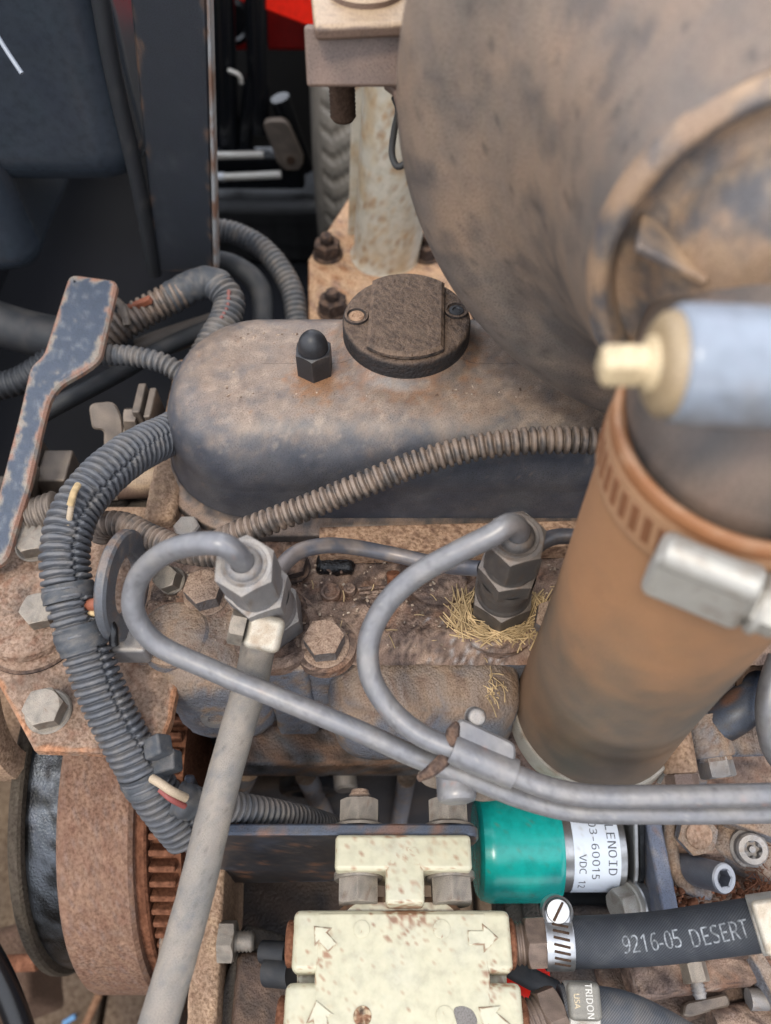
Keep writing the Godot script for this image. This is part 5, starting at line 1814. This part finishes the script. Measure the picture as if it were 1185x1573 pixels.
	for q in [[-30.2, 135.0, -1, 7.0], [-31.5, 158.0, -1, 8.5], [40.0, 135.0, 1, 7.6], [41.8, 158.0, 1, 8.4]]:
		s = Sh.new()
		lathe(s, Vector3(q[0], -46, q[1]), Vector3(q[2], 0, 0), [Vector2(q[3], -1), Vector2(q[3], 1.4), Vector2(q[3] - 0.8, 2.0), Vector2(0, 2)], 40)
		obj("port_ring", s, L.gear, fh)

	# fittings and hoses to the right
	var run := curve(trail([838, 1447, 262, 900, 1447, 261, 1010, 1441, 256, 1100, 1429, 250, 1190, 1417, 245, 1230, 1412, 243]), 1.0)
	var fit := thing("hose_fitting", "brown hexagon fitting between the cream filter head and the lettered hose", "fitting", Vector3(47, -54, 134))
	var f0 := Vector3(41.5, -46, 135)
	var fa := (run[0] - f0).normalized()
	s = Sh.new()
	lathe(s, f0, fa, thread(6.6, 0, 5.0, 1.6), 36, 1, Vector3.ZERO, 9.0)
	obj("thread", s, L.fitting, fit)
	s = Sh.new()
	hexa(s, f0 + fa * 4.2, fa, 14.5, 7.5, 0.15, true)
	obj("hexagon", s, L.fitting, fit)
	var fh2 := thing("lettered_hose", "black cloth covered fuel hose printed 9216-05 DESERT in white", "hose", run[60])
	s = Sh.new()
	tube(s, run, 7.7, 48)
	obj("tube", s, L.hose, fh2)
	var print_on := func(words, mid, tall, wide, lean):
		var t := Sh.new()
		var place := func(q):
			var f: float = clampf(mid + q.x * wide, 0, run.size() - 2.001)
			var k := int(f)
			var p := run[k].lerp(run[k + 1], f - k)
			var tg := (run[mini(k + 3, run.size() - 1)] - run[maxi(k - 3, 0)]).normalized()
			var vv := EYE - p
			vv = (vv - tg * vv.dot(tg)).normalized()
			var uu := vv.cross(tg)
			var ph: float = (q.y + q.x * wide * lean - 1.2) / 7.8
			return p + (vv * cos(ph) + uu * sin(ph)) * (7.74 + 0.1 * q.z)
		lettering(t, words, tall, place, "Droid Sans")
		obj("print", t, L.white_print, fh2)
	var step := run[0].distance_to(run[1])
	print_on.call("9216-05", 34.0, 4.9, 0.80 / step, 0.03)
	print_on.call("DESERT", 54.5, 4.9, 0.74 / step, 0.05)
	# screw clamp on the hose
	var hc := thing("screw_clamp", "new silver screw clamp on the hose beside the brown fitting", "hose clamp", run[4])
	var p := run[4]
	var tg := (run[8] - run[0]).normalized()
	s = Sh.new()
	lathe(s, p - tg * 4.2, tg, [Vector2(7.9, -0.2), Vector2(8.3, -0.2), Vector2(8.45, 0.3), Vector2(8.45, 8.2), Vector2(8.3, 8.6), Vector2(7.9, 8.6)], 64, 2)
	obj("band", s, L.silver, hc)
	var vw := (EYE - p)
	vw = (vw - tg * vw.dot(tg)).normalized()
	var uu := vw.cross(tg)
	for k in 7:
		var ph := -0.85 + k * 0.24
		var dv := vw * cos(ph) + uu * sin(ph)
		s = Sh.new()
		rbox(s, p + dv * 8.42 + tg * 0.3, Vector3(2.6, 0.42, 0.22), 0.2, Basis(tg, dv.cross(tg), dv).rotated(dv, -0.2), 2)
		obj("slot", s, L.stud, hc)
	var hd := (vw * 0.42 + uu * 0.9).normalized()
	var side := hd.cross(tg)
	s = Sh.new()
	var sd := (vw * 0.95 - uu * 0.1).normalized()
	lathe(s, p + uu * 9.0 + vw * 2.0, sd, [Vector2(4.2, -3), Vector2(4.2, 4.4), Vector2(4.6, 4.9), Vector2(5.0, 4.4), Vector2(5.0, -3)], 44, 1)
	rbox(s, p + uu * 6.6 + vw * 3.0, Vector3(4.4, 3.4, 3.4), 1.2, Basis(tg, uu, vw).orthonormalized(), 1)
	obj("housing", s, L.silver, hc)
	s = Sh.new()
	lathe(s, p + uu * 9.0 + vw * 5.0, sd, [Vector2(3.7, 0), Vector2(3.8, 2.4), Vector2(3.5, 2.9), Vector2(0, 3.0)], 40, 1)
	var scr := obj("screw", s, L.silver, hc)
	s = Sh.new()
	rbox(s, p + uu * 9.0 + vw * 5.0 + sd * 3.05, Vector3(0.45, 3.3, 0.2), 0.15, Basis(tg, uu, tg.cross(uu)).rotated(sd, -0.55).orthonormalized(), 2)
	obj("screw_slot", s, L.stud, scr)
	# second clamp at the frame edge
	var h2 := thing("edge_clamp", "silver screw clamp on the lettered hose at the right edge", "hose clamp", run[-8])
	var e := run[-10]
	var et := (run[-6] - run[-14]).normalized()
	var ev := EYE - e
	ev = (ev - et * ev.dot(et)).normalized()
	var eu := ev.cross(et)
	s = Sh.new()
	lathe(s, e - et * 4.5, et, [Vector2(7.9, 0), Vector2(8.5, 0.3), Vector2(8.5, 8.7), Vector2(7.9, 9)], 56, 2)
	obj("band", s, L.silver_dull, h2)
	s = Sh.new()
	rbox(s, e + ev * 10.0 - eu * 1.0 + et * 2.0, Vector3(5.6, 7.4, 3.0), 1.5, Basis(et, eu, ev).orthonormalized(), 1)
	obj("housing", s, L.band, h2)
	s = Sh.new()
	hexa(s, e + ev * 10.0 - eu * 8.0 + et * 2.0, -eu, 8, 5, 0.2)
	obj("screw_head", s, L.band, h2)
	# lower hose
	var run2 := curve(trail([862, 1556, 252, 900, 1556, 252, 960, 1566, 250, 1030, 1600, 246, 1120, 1660, 242]), 1.0)
	s = Sh.new()
	tube(s, run2, 7.8, 44)
	tag(obj("dusty_hose", s, L.hose_dusty), "dusty grey cloth covered hose leaving the bottom edge, below the lettered hose", "hose")
	var g0 := Vector3(43.5, -46, 158)
	var ga := (run2[0] - g0).normalized()
	var ft := thing("hose_fitting", "brown hexagon fitting at the bottom edge between filter head and dusty hose", "fitting", g0 - Vector3(0, 8, 0))
	s = Sh.new()
	lathe(s, g0, ga, thread(7.4, 0, 6.2, 1.6), 36, 1, Vector3.ZERO, 9.0)
	obj("thread", s, L.fitting, ft)
	s = Sh.new()
	hexa(s, g0 + ga * 5.2, ga, 15.5, 7.0, 0.15, true)
	obj("hexagon", s, L.fitting, ft)
	var h3 := thing("stamped_clamp", "dull stamped steel clamp lettered TRIDON USA on the lower hose", "hose clamp", run2[6])
	var q2 := run2[6]
	var t2 := (run2[10] - run2[2]).normalized()
	var v2 := EYE - q2
	v2 = (v2 - t2 * v2.dot(t2)).normalized()
	var u2 := v2.cross(t2)
	s = Sh.new()
	lathe(s, q2 - t2 * 4.8, t2, [Vector2(8.0, 0), Vector2(8.7, 0.4), Vector2(8.7, 9.2), Vector2(8.0, 9.6)], 56, 1.5)
	obj("band", s, L.silver_dull, h3)
	s = Sh.new()
	rbox(s, q2 + v2 * 8.6 + u2 * 3.0, Vector3(5.0, 5.2, 2.4), 1.8, Basis(t2, u2, v2).orthonormalized(), 1)
	obj("housing", s, ["worn_steel", Color(0.52, 0.50, 0.46), 0.05, []], h3)
	for w in [["TRIDON", 1.2, 1.9], ["USA", -2.6, 1.6]]:
		var t := Sh.new()
		var base: Vector3 = q2 + v2 * 11.02 + u2 * 3.0 + t2 * w[1]
		lettering(t, w[0], w[2], func(z): return base - u2 * z.x + t2 * z.y + v2 * z.z)
		obj("stamping", t, ["straw", Color(0.80, 0.78, 0.74), 0.1] if w[0] == "TRIDON" else L.brass, h3)
	s = Sh.new()
	hexa(s, q2 + v2 * 7.5 - u2 * 4.5, -u2, 7, 5, 0.2)
	obj("screw_head", s, L.silver, h3)

	# red handled thing in the gap
	s = Sh.new()
	var rt := thing("red_tool", "red plastic piece with a black grip in the gap beside the filter head", "tool", at(812, 1505, 292))
	var ro := at(812, 1505, 292)
	plate(s, round_outline(traced(ro, bb, [752, 1450, 842, 1450, 848, 1528, 812, 1556, 770, 1560]), 4), ro, bb, 4, 0.8, 3)
	obj("blade", s, L.red, rt)
	s = Sh.new()
	tube(s, curve(trail([770, 1478, 284, 815, 1503, 283, 852, 1522, 286]), 1.5), 3.6, 24)
	obj("grip", s, L.black_rubber, rt)

	# dark brackets left of the filter head
	var sup := thing("lower_support", "shaded brown steel support with a threaded bolt, left of the filter head", "support", at(350, 1560, 340))
	s = Sh.new()
	rbox(s, on_y(335, 1470, -110), Vector3(5.5, 26, 50), 2, Basis(Vector3.UP, 0.06), 3, 0.5)
	obj("brown_bar", s, L.plate_tan, sup)
	s = Sh.new()
	rbox(s, on_y(275, 1500, -130), Vector3(4, 22, 50), 2, Basis(Vector3.UP, 0.1), 4, 0.5)
	obj("grey_bar", s, L.front, sup)
	s = Sh.new()
	rbox(s, on_y(385, 1520, -105), Vector3(9, 10, 20), 2, Basis(Vector3.UP, -0.25), 3, 0.5)
	obj("block", s, L.dark_dusty, sup)
	s = Sh.new()
	rbox(s, on_y(415, 1560, -100), Vector3(13, 10, 20), 3, Basis(), 3, 0.5)
	obj("block", s, L.block_rust, sup)
	var tb := on_y(338, 1446, -86)
	s = Sh.new()
	hexa(s, tb, Vector3(1, 0, 0), 13, 6, 0.3)
	var th := obj("bolt", s, L.bolt_grey, sup)
	s = Sh.new()
	lathe(s, tb, Vector3(1, 0, 0), thread(3.8, 6, 13, 1.4), 24, 1, Vector3.ZERO, 9.0)
	obj("thread", s, L.bolt_grey, th)
	s = Sh.new()
	rbox(s, on_y(390, 1380, -150), Vector3(55, 12, 20), 4, Basis(), 5, 0.8)
	obj("shaded_ledge", s, L.block, sup)
	for q in [[418, 1462, 1.0], [425, 1492, 1.3]]:
		s = Sh.new()
		tube(s, curve([on_y(q[0] - 14, q[1], -88), on_y(q[0] + 24, q[1] + 3, -84)], 2), 4.0 * q[2], 20)
		obj("dark_stub", s, L.black_rubber, sup)

# ---------------- injectors and steel pipes ----------------
func injector(base: Vector3, top: Vector3, label: String, look: Array, spin: float) -> void:
	var ax := top - base
	var l := ax.length()
	ax = ax.normalized()
	var j := thing("injector", label, "injector", base, "fuel injectors in the cylinder head")
	var s := Sh.new()
	lathe(s, base, ax, [Vector2(12.6, -3), Vector2(12.6, 1.5), Vector2(11.8, 2.3), Vector2(9, 2.3)], 48, 1)
	obj("sleeve", s, L.bolt_dark, j)
	s = Sh.new()
	hexa(s, base + ax * 1.5, ax, 18.5, l * 0.26, spin + 0.3)
	obj("lower_hexagon", s, look, j)
	s = Sh.new()
	lathe(s, base + ax * (l * 0.24), ax, [Vector2(9.3, 0), Vector2(9.1, l * 0.06), Vector2(8.5, l * 0.08), Vector2(8.3, l * 0.18), Vector2(8.9, l * 0.2), Vector2(8.9, l * 0.3)], 48, 1)
	obj("body", s, look, j)
	s = Sh.new()
	hexa(s, base + ax * (l * 0.5), ax, 17.0, l * 0.17, spin, true)
	obj("middle_hexagon", s, look, j)
	s = Sh.new()
	lathe(s, base + ax * (l * 0.67), ax, [Vector2(8.1, -0.5), Vector2(7.9, l * 0.03), Vector2(7.4, l * 0.05)], 40, 1)
	obj("neck", s, look, j)
	s = Sh.new()
	hexa(s, base + ax * (l * 0.7), ax, 15.4, l * 0.27, spin + 0.15, true)
	var un := obj("union_nut", s, look, j)
	s = Sh.new()
	lathe(s, base + ax * (l * 0.965), ax, [Vector2(6.6, 0), Vector2(6.2, 0.6), Vector2(5.2, 0.3), Vector2(5.0, 1.6), Vector2(4.2, 2.6), Vector2(3.4, 3.2)], 40, 1)
	obj("collar", s, look, un)

func injectors() -> void:
	var b1 := Vector3(-38, -1, 41)
	var t1 := Vector3(-38.5, 65, 57)
	var b2 := Vector3(40, -1, 36)
	var t2 := Vector3(37, 62, 46)
	injector(b1, t1, "grey dusty injector with a big top nut, left one above the small hose clamp", L.injector, 0.35)
	injector(b2, t2, "darker injector standing in the dry straw, left of the intake hose", ["worn_steel", Color(0.37, 0.355, 0.345), 0.1, [[Color(0.52, 0.47, 0.425), 7.0, -0.3, 0.8, 0.5, 0.3, 0.4, 0.8], [Color(0.42, 0.33, 0.27), 4.0, -0.5, 1.2, 0, 0, 0.3, 0.6]]], 0.1)
	var ax1 := (t1 - b1).normalized()
	var ax2 := (t2 - b2).normalized()
	var s := Sh.new()
	var p1 := [t1 - ax1 * 1.0, t1 + ax1 * 2.5]
	p1.append_array(trail([346, 838, 209, 300, 836, 212, 248, 853, 219, 211, 893, 226, 206, 940, 230, 236, 985, 234, 330, 1031, 236, 450, 1081, 236, 560, 1127, 236, 640, 1163, 236, 720, 1193, 236, 800, 1225, 236, 880, 1245, 235, 1000, 1249, 234, 1280, 1246, 233]))
	tube(s, curve(p1, 1.2), 3.2, 28)
	tag(obj("injection_pipe", s, L.pipe), "long curved grey steel pipe from the left injector, looping left then running right", "pipe", "steel injection pipes")
	s = Sh.new()
	var p2 := [t2 - ax2 * 1.0, t2 + ax2 * 3.0]
	p2.append_array(trail([782, 806, 217, 760, 820, 217, 700, 850, 220, 640, 884, 224, 592, 930, 228, 567, 985, 231, 570, 1040, 232, 600, 1090, 232, 645, 1128, 231, 700, 1152, 230, 770, 1182, 229, 840, 1210, 228, 900, 1222, 228, 1000, 1224, 227, 1280, 1219, 226]))
	tube(s, curve(p2, 1.2), 3.25, 28)
	tag(obj("injection_pipe", s, L.pipe), "curved grey steel pipe making a C shape from the right injector, darker at its top", "pipe", "steel injection pipes")
	# return pipes
	s = Sh.new()
	tube(s, curve(trail([425, 882, 250, 440, 862, 252, 462, 846, 255, 500, 838, 259, 540, 840, 264, 600, 851, 267, 680, 868, 262, 740, 874, 252]), 1.2), 2.6, 22)
	tag(obj("return_pipe", s, L.pipe_dark), "thin grey return pipe arching between the two injectors", "pipe")
	s = Sh.new()
	tube(s, curve(trail([820, 842, 238, 838, 830, 243, 860, 824, 248, 920, 826, 254]), 1.2), 2.5, 22)
	tag(obj("return_pipe", s, L.pipe_dark), "short piece of thin pipe from the right injector to behind the intake hose", "pipe")

	# clamp that holds the two pipes
	var cl := thing("pipe_clamp", "grey steel saddle clamp holding both injection pipes, with a round bolt", "pipe clamp", at(720, 1200, 240))
	s = Sh.new()
	var sl := curve(trail([694, 1149, 230, 740, 1169, 229.6, 790, 1190, 229]), 1.2)
	tube(s, sl, 4.5, 32)
	obj("saddle", s, L.pipe, cl)
	s = Sh.new()
	var co := at(745, 1135, 229)
	var cx := (sl[-1] - sl[0]).normalized()
	var cn := (EYE - co + Vector3(0, 120, -10)).normalized()
	cn = (cn - cx * cn.dot(cx)).normalized()
	var cb := Basis(cx, cn.cross(cx), cn)
	plate(s, round_outline(traced(co, cb, [698, 1118, 708, 1102, 793, 1142, 793, 1166, 788, 1172, 698, 1134]), 2), co, cb, 2.6, 0.7, 1.5)
	obj("top_plate", s, L.pipe, cl)
	s = Sh.new()
	rbox(s, at(741, 1152, 232), Vector3(9.5, 2.0, 2.4), 0.8, cb, 1.5)
	obj("rusty_groove", s, L.plate_rust, cl)
	s = Sh.new()
	var ho := at(672, 1170, 227)
	plate(s, round_outline(traced(ho, cb, [640, 1192, 660, 1174, 688, 1146, 706, 1144, 706, 1160, 690, 1176, 668, 1194, 644, 1202]), 3), ho, cb, 2.2, 0.6, 1.2)
	var h1 := at(694, 1128, 228)
	plate(s, round_outline(traced(h1, cb, [684, 1122, 700, 1106, 708, 1112, 706, 1150, 690, 1150]), 2), h1, cb, 2.0, 0.6, 1.2)
	obj("hooked_strap", s, L.bolt_dark, cl)
	s = Sh.new()
	var lo := at(720, 1205, 242)
	plate(s, round_outline(traced(lo, cb, [640, 1186, 690, 1165, 800, 1200, 800, 1226, 740, 1232, 652, 1206]), 2), lo, cb, 3, 0.7, 1.5)
	obj("lower_plate", s, L.grey_dusty, cl)
	s = Sh.new()
	var ba := Vector3(0.05, -0.1, 1)
	lathe(s, at(701, 1211, 238), ba, [Vector2(5.8, -5), Vector2(5.8, 2.4), Vector2(5.2, 3.6), Vector2(3.6, 4.2), Vector2(0, 4.3)], 44, 1)
	obj("round_bolt", s, L.pipe, cl)
	s = Sh.new()
	lathe(s, at(728, 1100, 236), Vector3(0.1, 0.6, 0.3), thread(2.8, 0, 4.5, 1.2), 24, 1, Vector3.ZERO, 9.0)
	obj("bolt_end", s, L.injector, cl)

	# breather hose with its clamp
	var run := curve(trail([409, 940, 250, 400, 975, 248, 388, 1040, 251, 365, 1120, 253, 335, 1230, 248, 296, 1390, 238, 247, 1560, 226, 215, 1660, 220]), 1.5)
	s = Sh.new()
	var lum := noise(16.0)
	tube(s, run, 5.5, 40, func(q, a): return 5.35 + minf(q / 150.0, 1.0) * 0.2 + 0.14 * lum.get_noise_2d(q * 1.5, a * 6.0))
	tag(obj("breather_hose", s, L.breather), "straight weathered grey rubber hose running down across the lower left", "hose")
	var sc := thing("small_clamp", "small pale band clamp with a hex screw at the top of the grey hose", "hose clamp", at(400, 985, 280))
	var p := run[4]
	var tg := (run[8] - run[0]).normalized()
	var vw := EYE - p
	vw = (vw - tg * vw.dot(tg)).normalized()
	var sd := tg.cross(vw)
	s = Sh.new()
	lathe(s, p - tg * 4.8, tg, [Vector2(5.4, 0), Vector2(6.1, 0.2), Vector2(6.3, 0.8), Vector2(6.3, 8.8), Vector2(6.1, 9.4), Vector2(5.4, 9.6)], 48, 1)
	obj("band", s, L.band, sc)
	var sg := 1.0 if sd.x < 0 else -1.0
	s = Sh.new()
	rbox(s, p + vw * 7.0 + sd * sg * -1.0, Vector3(5.4, 5.6, 2.8), 2.2, Basis(tg, sd, tg.cross(sd)).orthonormalized(), 1)
	obj("housing", s, L.band, sc)
	s = Sh.new()
	hexa(s, p + vw * 6.8 + sd * sg * 4.8, sd * sg, 9.2, 4.6, 0.2)
	obj("hex_screw", s, L.bolt_grey, sc)

# ---------------- wiring ----------------
func facing(pts: PackedVector3Array, k: int, dirv: Vector3) -> float:   # the angle round a tube at which it looks along dirv
	var nx := frame((pts[1] - pts[0]).normalized()).x
	var t := Vector3.ZERO
	for i in k + 1:
		t = (pts[mini(i + 1, pts.size() - 1)] - pts[maxi(i - 1, 0)]).normalized()
		nx = (nx - t * nx.dot(t)).normalized()
	var bx := t.cross(nx)
	return atan2(dirv.dot(bx), dirv.dot(nx))

func harness() -> void:
	var s := Sh.new()
	var big := thing("wiring_conduit", "thick split black corrugated conduit sweeping down the left side over the rusty plate", "conduit", at(150, 1100, 262))
	var run := curve(trail([285, 655, 305, 250, 672, 296, 205, 695, 283, 155, 735, 271, 115, 788, 263, 100, 850, 258, 108, 920, 256, 133, 1000, 256, 162, 1075, 257, 200, 1150, 259, 240, 1220, 263, 290, 1285, 270]), 0.32)
	var k := int(run.size() * 0.55)
	var vd := (EYE - run[k]).normalized() + Vector3(0.8, 0, 0)
	ribbed(s, run, 7.7, 2.5, 0.95, fposmod(facing(run, k, vd.normalized()), TAU), 0.0, 72)
	obj("ribbed_tube", s, L.conduit, big)
	for q in [[0.47, 0.5], [0.545, 0.59], [0.83, 0.865]]:
		s = Sh.new()
		var bit := PackedVector3Array()
		for i in range(int(run.size() * q[0]), int(run.size() * q[1])):
			bit.append(run[i])
		tube(s, bit, 8.1, 40, func(z, a): return 8.0 + 0.22 * sin(a * 2.0 + z * 0.7) + 0.12 * sin(z * 2.2 + a))
		obj("tape_wrap", s, L.tape, big)
	s = Sh.new()
	tube(s, curve(trail([116, 750, 258, 112, 768, 254.8, 108, 788, 253.9, 106, 806, 255.5]), 0.8), 1.0, 10)
	obj("white_wire", s, L.white_wire, big)
	s = Sh.new()
	tube(s, curve(trail([120, 745, 256, 113, 758, 252.5, 108, 776, 253]), 0.8), 1.1, 8)
	obj("straw_bits", s, L.straw, big)
	s = Sh.new()
	tube(s, curve(trail([234, 1196, 252, 246, 1203, 250, 262, 1214, 250, 286, 1226, 254]), 0.8), 1.4, 14)
	obj("white_wire", s, L.white_wire, big)
	s = Sh.new()
	tube(s, curve(trail([246, 1212, 252, 262, 1226, 251.5, 284, 1238, 255]), 0.8), 1.1, 12)
	obj("red_wire", s, L.red_wire, big)
	s = Sh.new()
	tube(s, curve(trail([138, 930, 254, 150, 928, 250, 162, 930, 252]), 0.8), 2.0, 12)
	obj("orange_wire", s, L.orange_wire, big)
	s = Sh.new()
	tube(s, curve(trail([138, 941, 254, 150, 942, 251, 163, 944, 253]), 0.8), 1.1, 10)
	obj("straw_wire", s, L.straw, big)
	s = Sh.new()
	tube(s, curve(trail([150, 952, 254, 172, 962, 252, 176, 990, 254]), 0.8), 1.6, 10)
	obj("black_wire", s, L.black_cable, big)
	# conduit across the valve cover
	s = Sh.new()
	ribbed(s, curve([at(330, 838, 280), at(350, 826, 276), at(400, 806, 272), at(470, 780, 270), at(550, 748, 268), at(640, 712, 266), at(720, 690, 264), at(800, 678, 262), at(880, 676, 262), at(1000, 684, 262)], 0.35), 4.5, 2.75, 0.85, -1.0, 0.0, 40)
	tag(obj("dusty_conduit", s, L.conduit_dusty), "dusty brown corrugated conduit lying slantwise across the front of the valve cover", "conduit")
	# small conduit behind the ring
	s = Sh.new()
	ribbed(s, curve(trail([152, 822, 284, 162, 806, 281, 190, 806, 279, 235, 826, 274, 285, 846, 268, 350, 852, 264]), 0.4), 4.5, 2.2, 0.7)
	tag(obj("short_conduit", s, L.conduit_dusty), "short dusty corrugated conduit passing behind the upright steel ring", "conduit")
	# branch under the grey hose
	s = Sh.new()
	ribbed(s, curve(trail([276, 1228, 262, 300, 1232, 264, 345, 1238, 270, 410, 1248, 280, 460, 1258, 292, 510, 1272, 310]), 0.4), 5.0, 2.3, 0.8)
	tag(obj("branch_conduit", s, L.conduit_grey), "narrow grey corrugated conduit branching right behind the grey rubber hose", "conduit")
	s = Sh.new()
	tube(s, curve(trail([272, 1226, 260, 284, 1230, 260, 296, 1234, 262]), 0.6), 5.7, 28, func(z, a): return 5.6 + 0.3 * sin(z * 3.0) + 0.2 * sin(a * 2.0))
	obj("cable_tie", s, L.tape, big)
	s = Sh.new()
	rbox(s, at(243, 1148, 256), Vector3(3.4, 3.4, 3.4), 1.0, Basis(Vector3(0.3, 0.5, 1).normalized(), 0.6), 1)
	rbox(s, at(256, 1172, 258), Vector3(4.4, 3.0, 3.4), 1.0, Basis(Vector3(0.3, 0.5, 1).normalized(), 0.4), 1)
	tag(obj("wiring_clip", s, L.tape), "grey plastic clip on the right of the thick split conduit", "clip")

# ---------------- straw and dirt ----------------
func litter() -> void:
	var rg := RandomNumberGenerator.new()
	rg.seed = 9
	var s := Sh.new()
	var c := Vector3(40, 0, 37)
	for k in 300:
		var a := rg.randf_range(-0.35, 3.5)   # from the right round the front to the left
		var r := rg.randf_range(10.5, 17.0 + 2.5 * sin(a * 3.0))
		var m := c + Vector3(cos(a) * r, rg.randf_range(0.6, 4.0) * (1.0 - (r - 12) / 14.0) + 0.8, sin(a) * r * 0.85)
		var tang := Vector3(-sin(a), 0, cos(a)).rotated(Vector3.UP, rg.randfn(0, 0.55))
		tang.y = rg.randf_range(-0.22, 0.3)
		var l := rg.randf_range(1.8, 6.5)
		var bend := Vector3(rg.randf_range(-1, 1), rg.randf_range(0, 0.8), rg.randf_range(-1, 1)) * 0.8
		tube(s, PackedVector3Array([m - tang * l, m - tang * l * 0.3 + bend, m + tang * l * 0.4 + bend * 0.7, m + tang * l]), rg.randf_range(0.13, 0.34), 4)
	tag(obj("straw_nest", s, L.straw), "nest of short dry straw packed round the foot of the right injector", "straw", "", "stuff")
	s = Sh.new()
	for k in 30:
		var q := on_y(rg.randfn(757, 8), rg.randfn(1056, 17), -3.5 + rg.randf() * 2)
		var d := Vector3(rg.randfn(0.1, 0.4), rg.randf_range(-0.2, 0.5), rg.randfn(0.7, 0.4)) * rg.randf_range(1, 3)
		tube(s, PackedVector3Array([q - d, q + Vector3(0.3, 0.4, 0), q + d]), 0.2, 4)
	for k in 26:
		var q := on_y(rg.randf_range(400, 880), rg.randf_range(860, 1010), 1.0)
		var d := Vector3(rg.randfn(0, 1), 0.05, rg.randfn(0, 1)).normalized() * rg.randf_range(1, 4)
		tube(s, PackedVector3Array([q - d, q + Vector3(0.3, 0.3, 0), q + d]), 0.2, 4)
	tag(obj("loose_straw", s, L.straw), "loose bits of dry straw on the rusty head before the nest", "straw", "", "stuff")
	s = Sh.new()
	for k in 520:
		var x := rg.randf_range(-56, 95)
		var z := rg.randf_range(-53, -21)
		var q := Vector3(x, 46.1 - 1.2 * smoothstep(-40.0, -82.0, x) + rg.randf_range(-0.1, 0.1), z)
		if Vector2(x - 8, z + 53).length() < 32:
			continue
		var r := rg.randf_range(0.12, 0.38)
		rbox(s, q, Vector3(r * rg.randf_range(1, 2.4), r * 0.5, r), r * 0.2, Basis(Vector3.UP, rg.randf() * TAU), 9)
	for k in 420:
		var q := on_y(rg.randf_range(240, 880), rg.randf_range(850, 1000), 1.0)
		var r := rg.randf_range(0.15, 0.45)
		rbox(s, q, Vector3(r * rg.randf_range(1, 2.0), r * 0.5, r), r * 0.2, Basis(Vector3.UP, rg.randf() * TAU), 9)
	tag(obj("dirt_crumbs", s, ["straw", Color(0.60, 0.53, 0.46), 0.5, [[Color(0.36, 0.29, 0.25), 3.0, 0.0, 2.0, 0, 0, 0.1, 0.9], [Color(0.74, 0.70, 0.64), 2.0, -0.6, 1.6, 0, 0, 0.1, 0.9]]]), "tiny crumbs of dirt and chaff scattered on the cover and head", "dirt", "", "stuff")
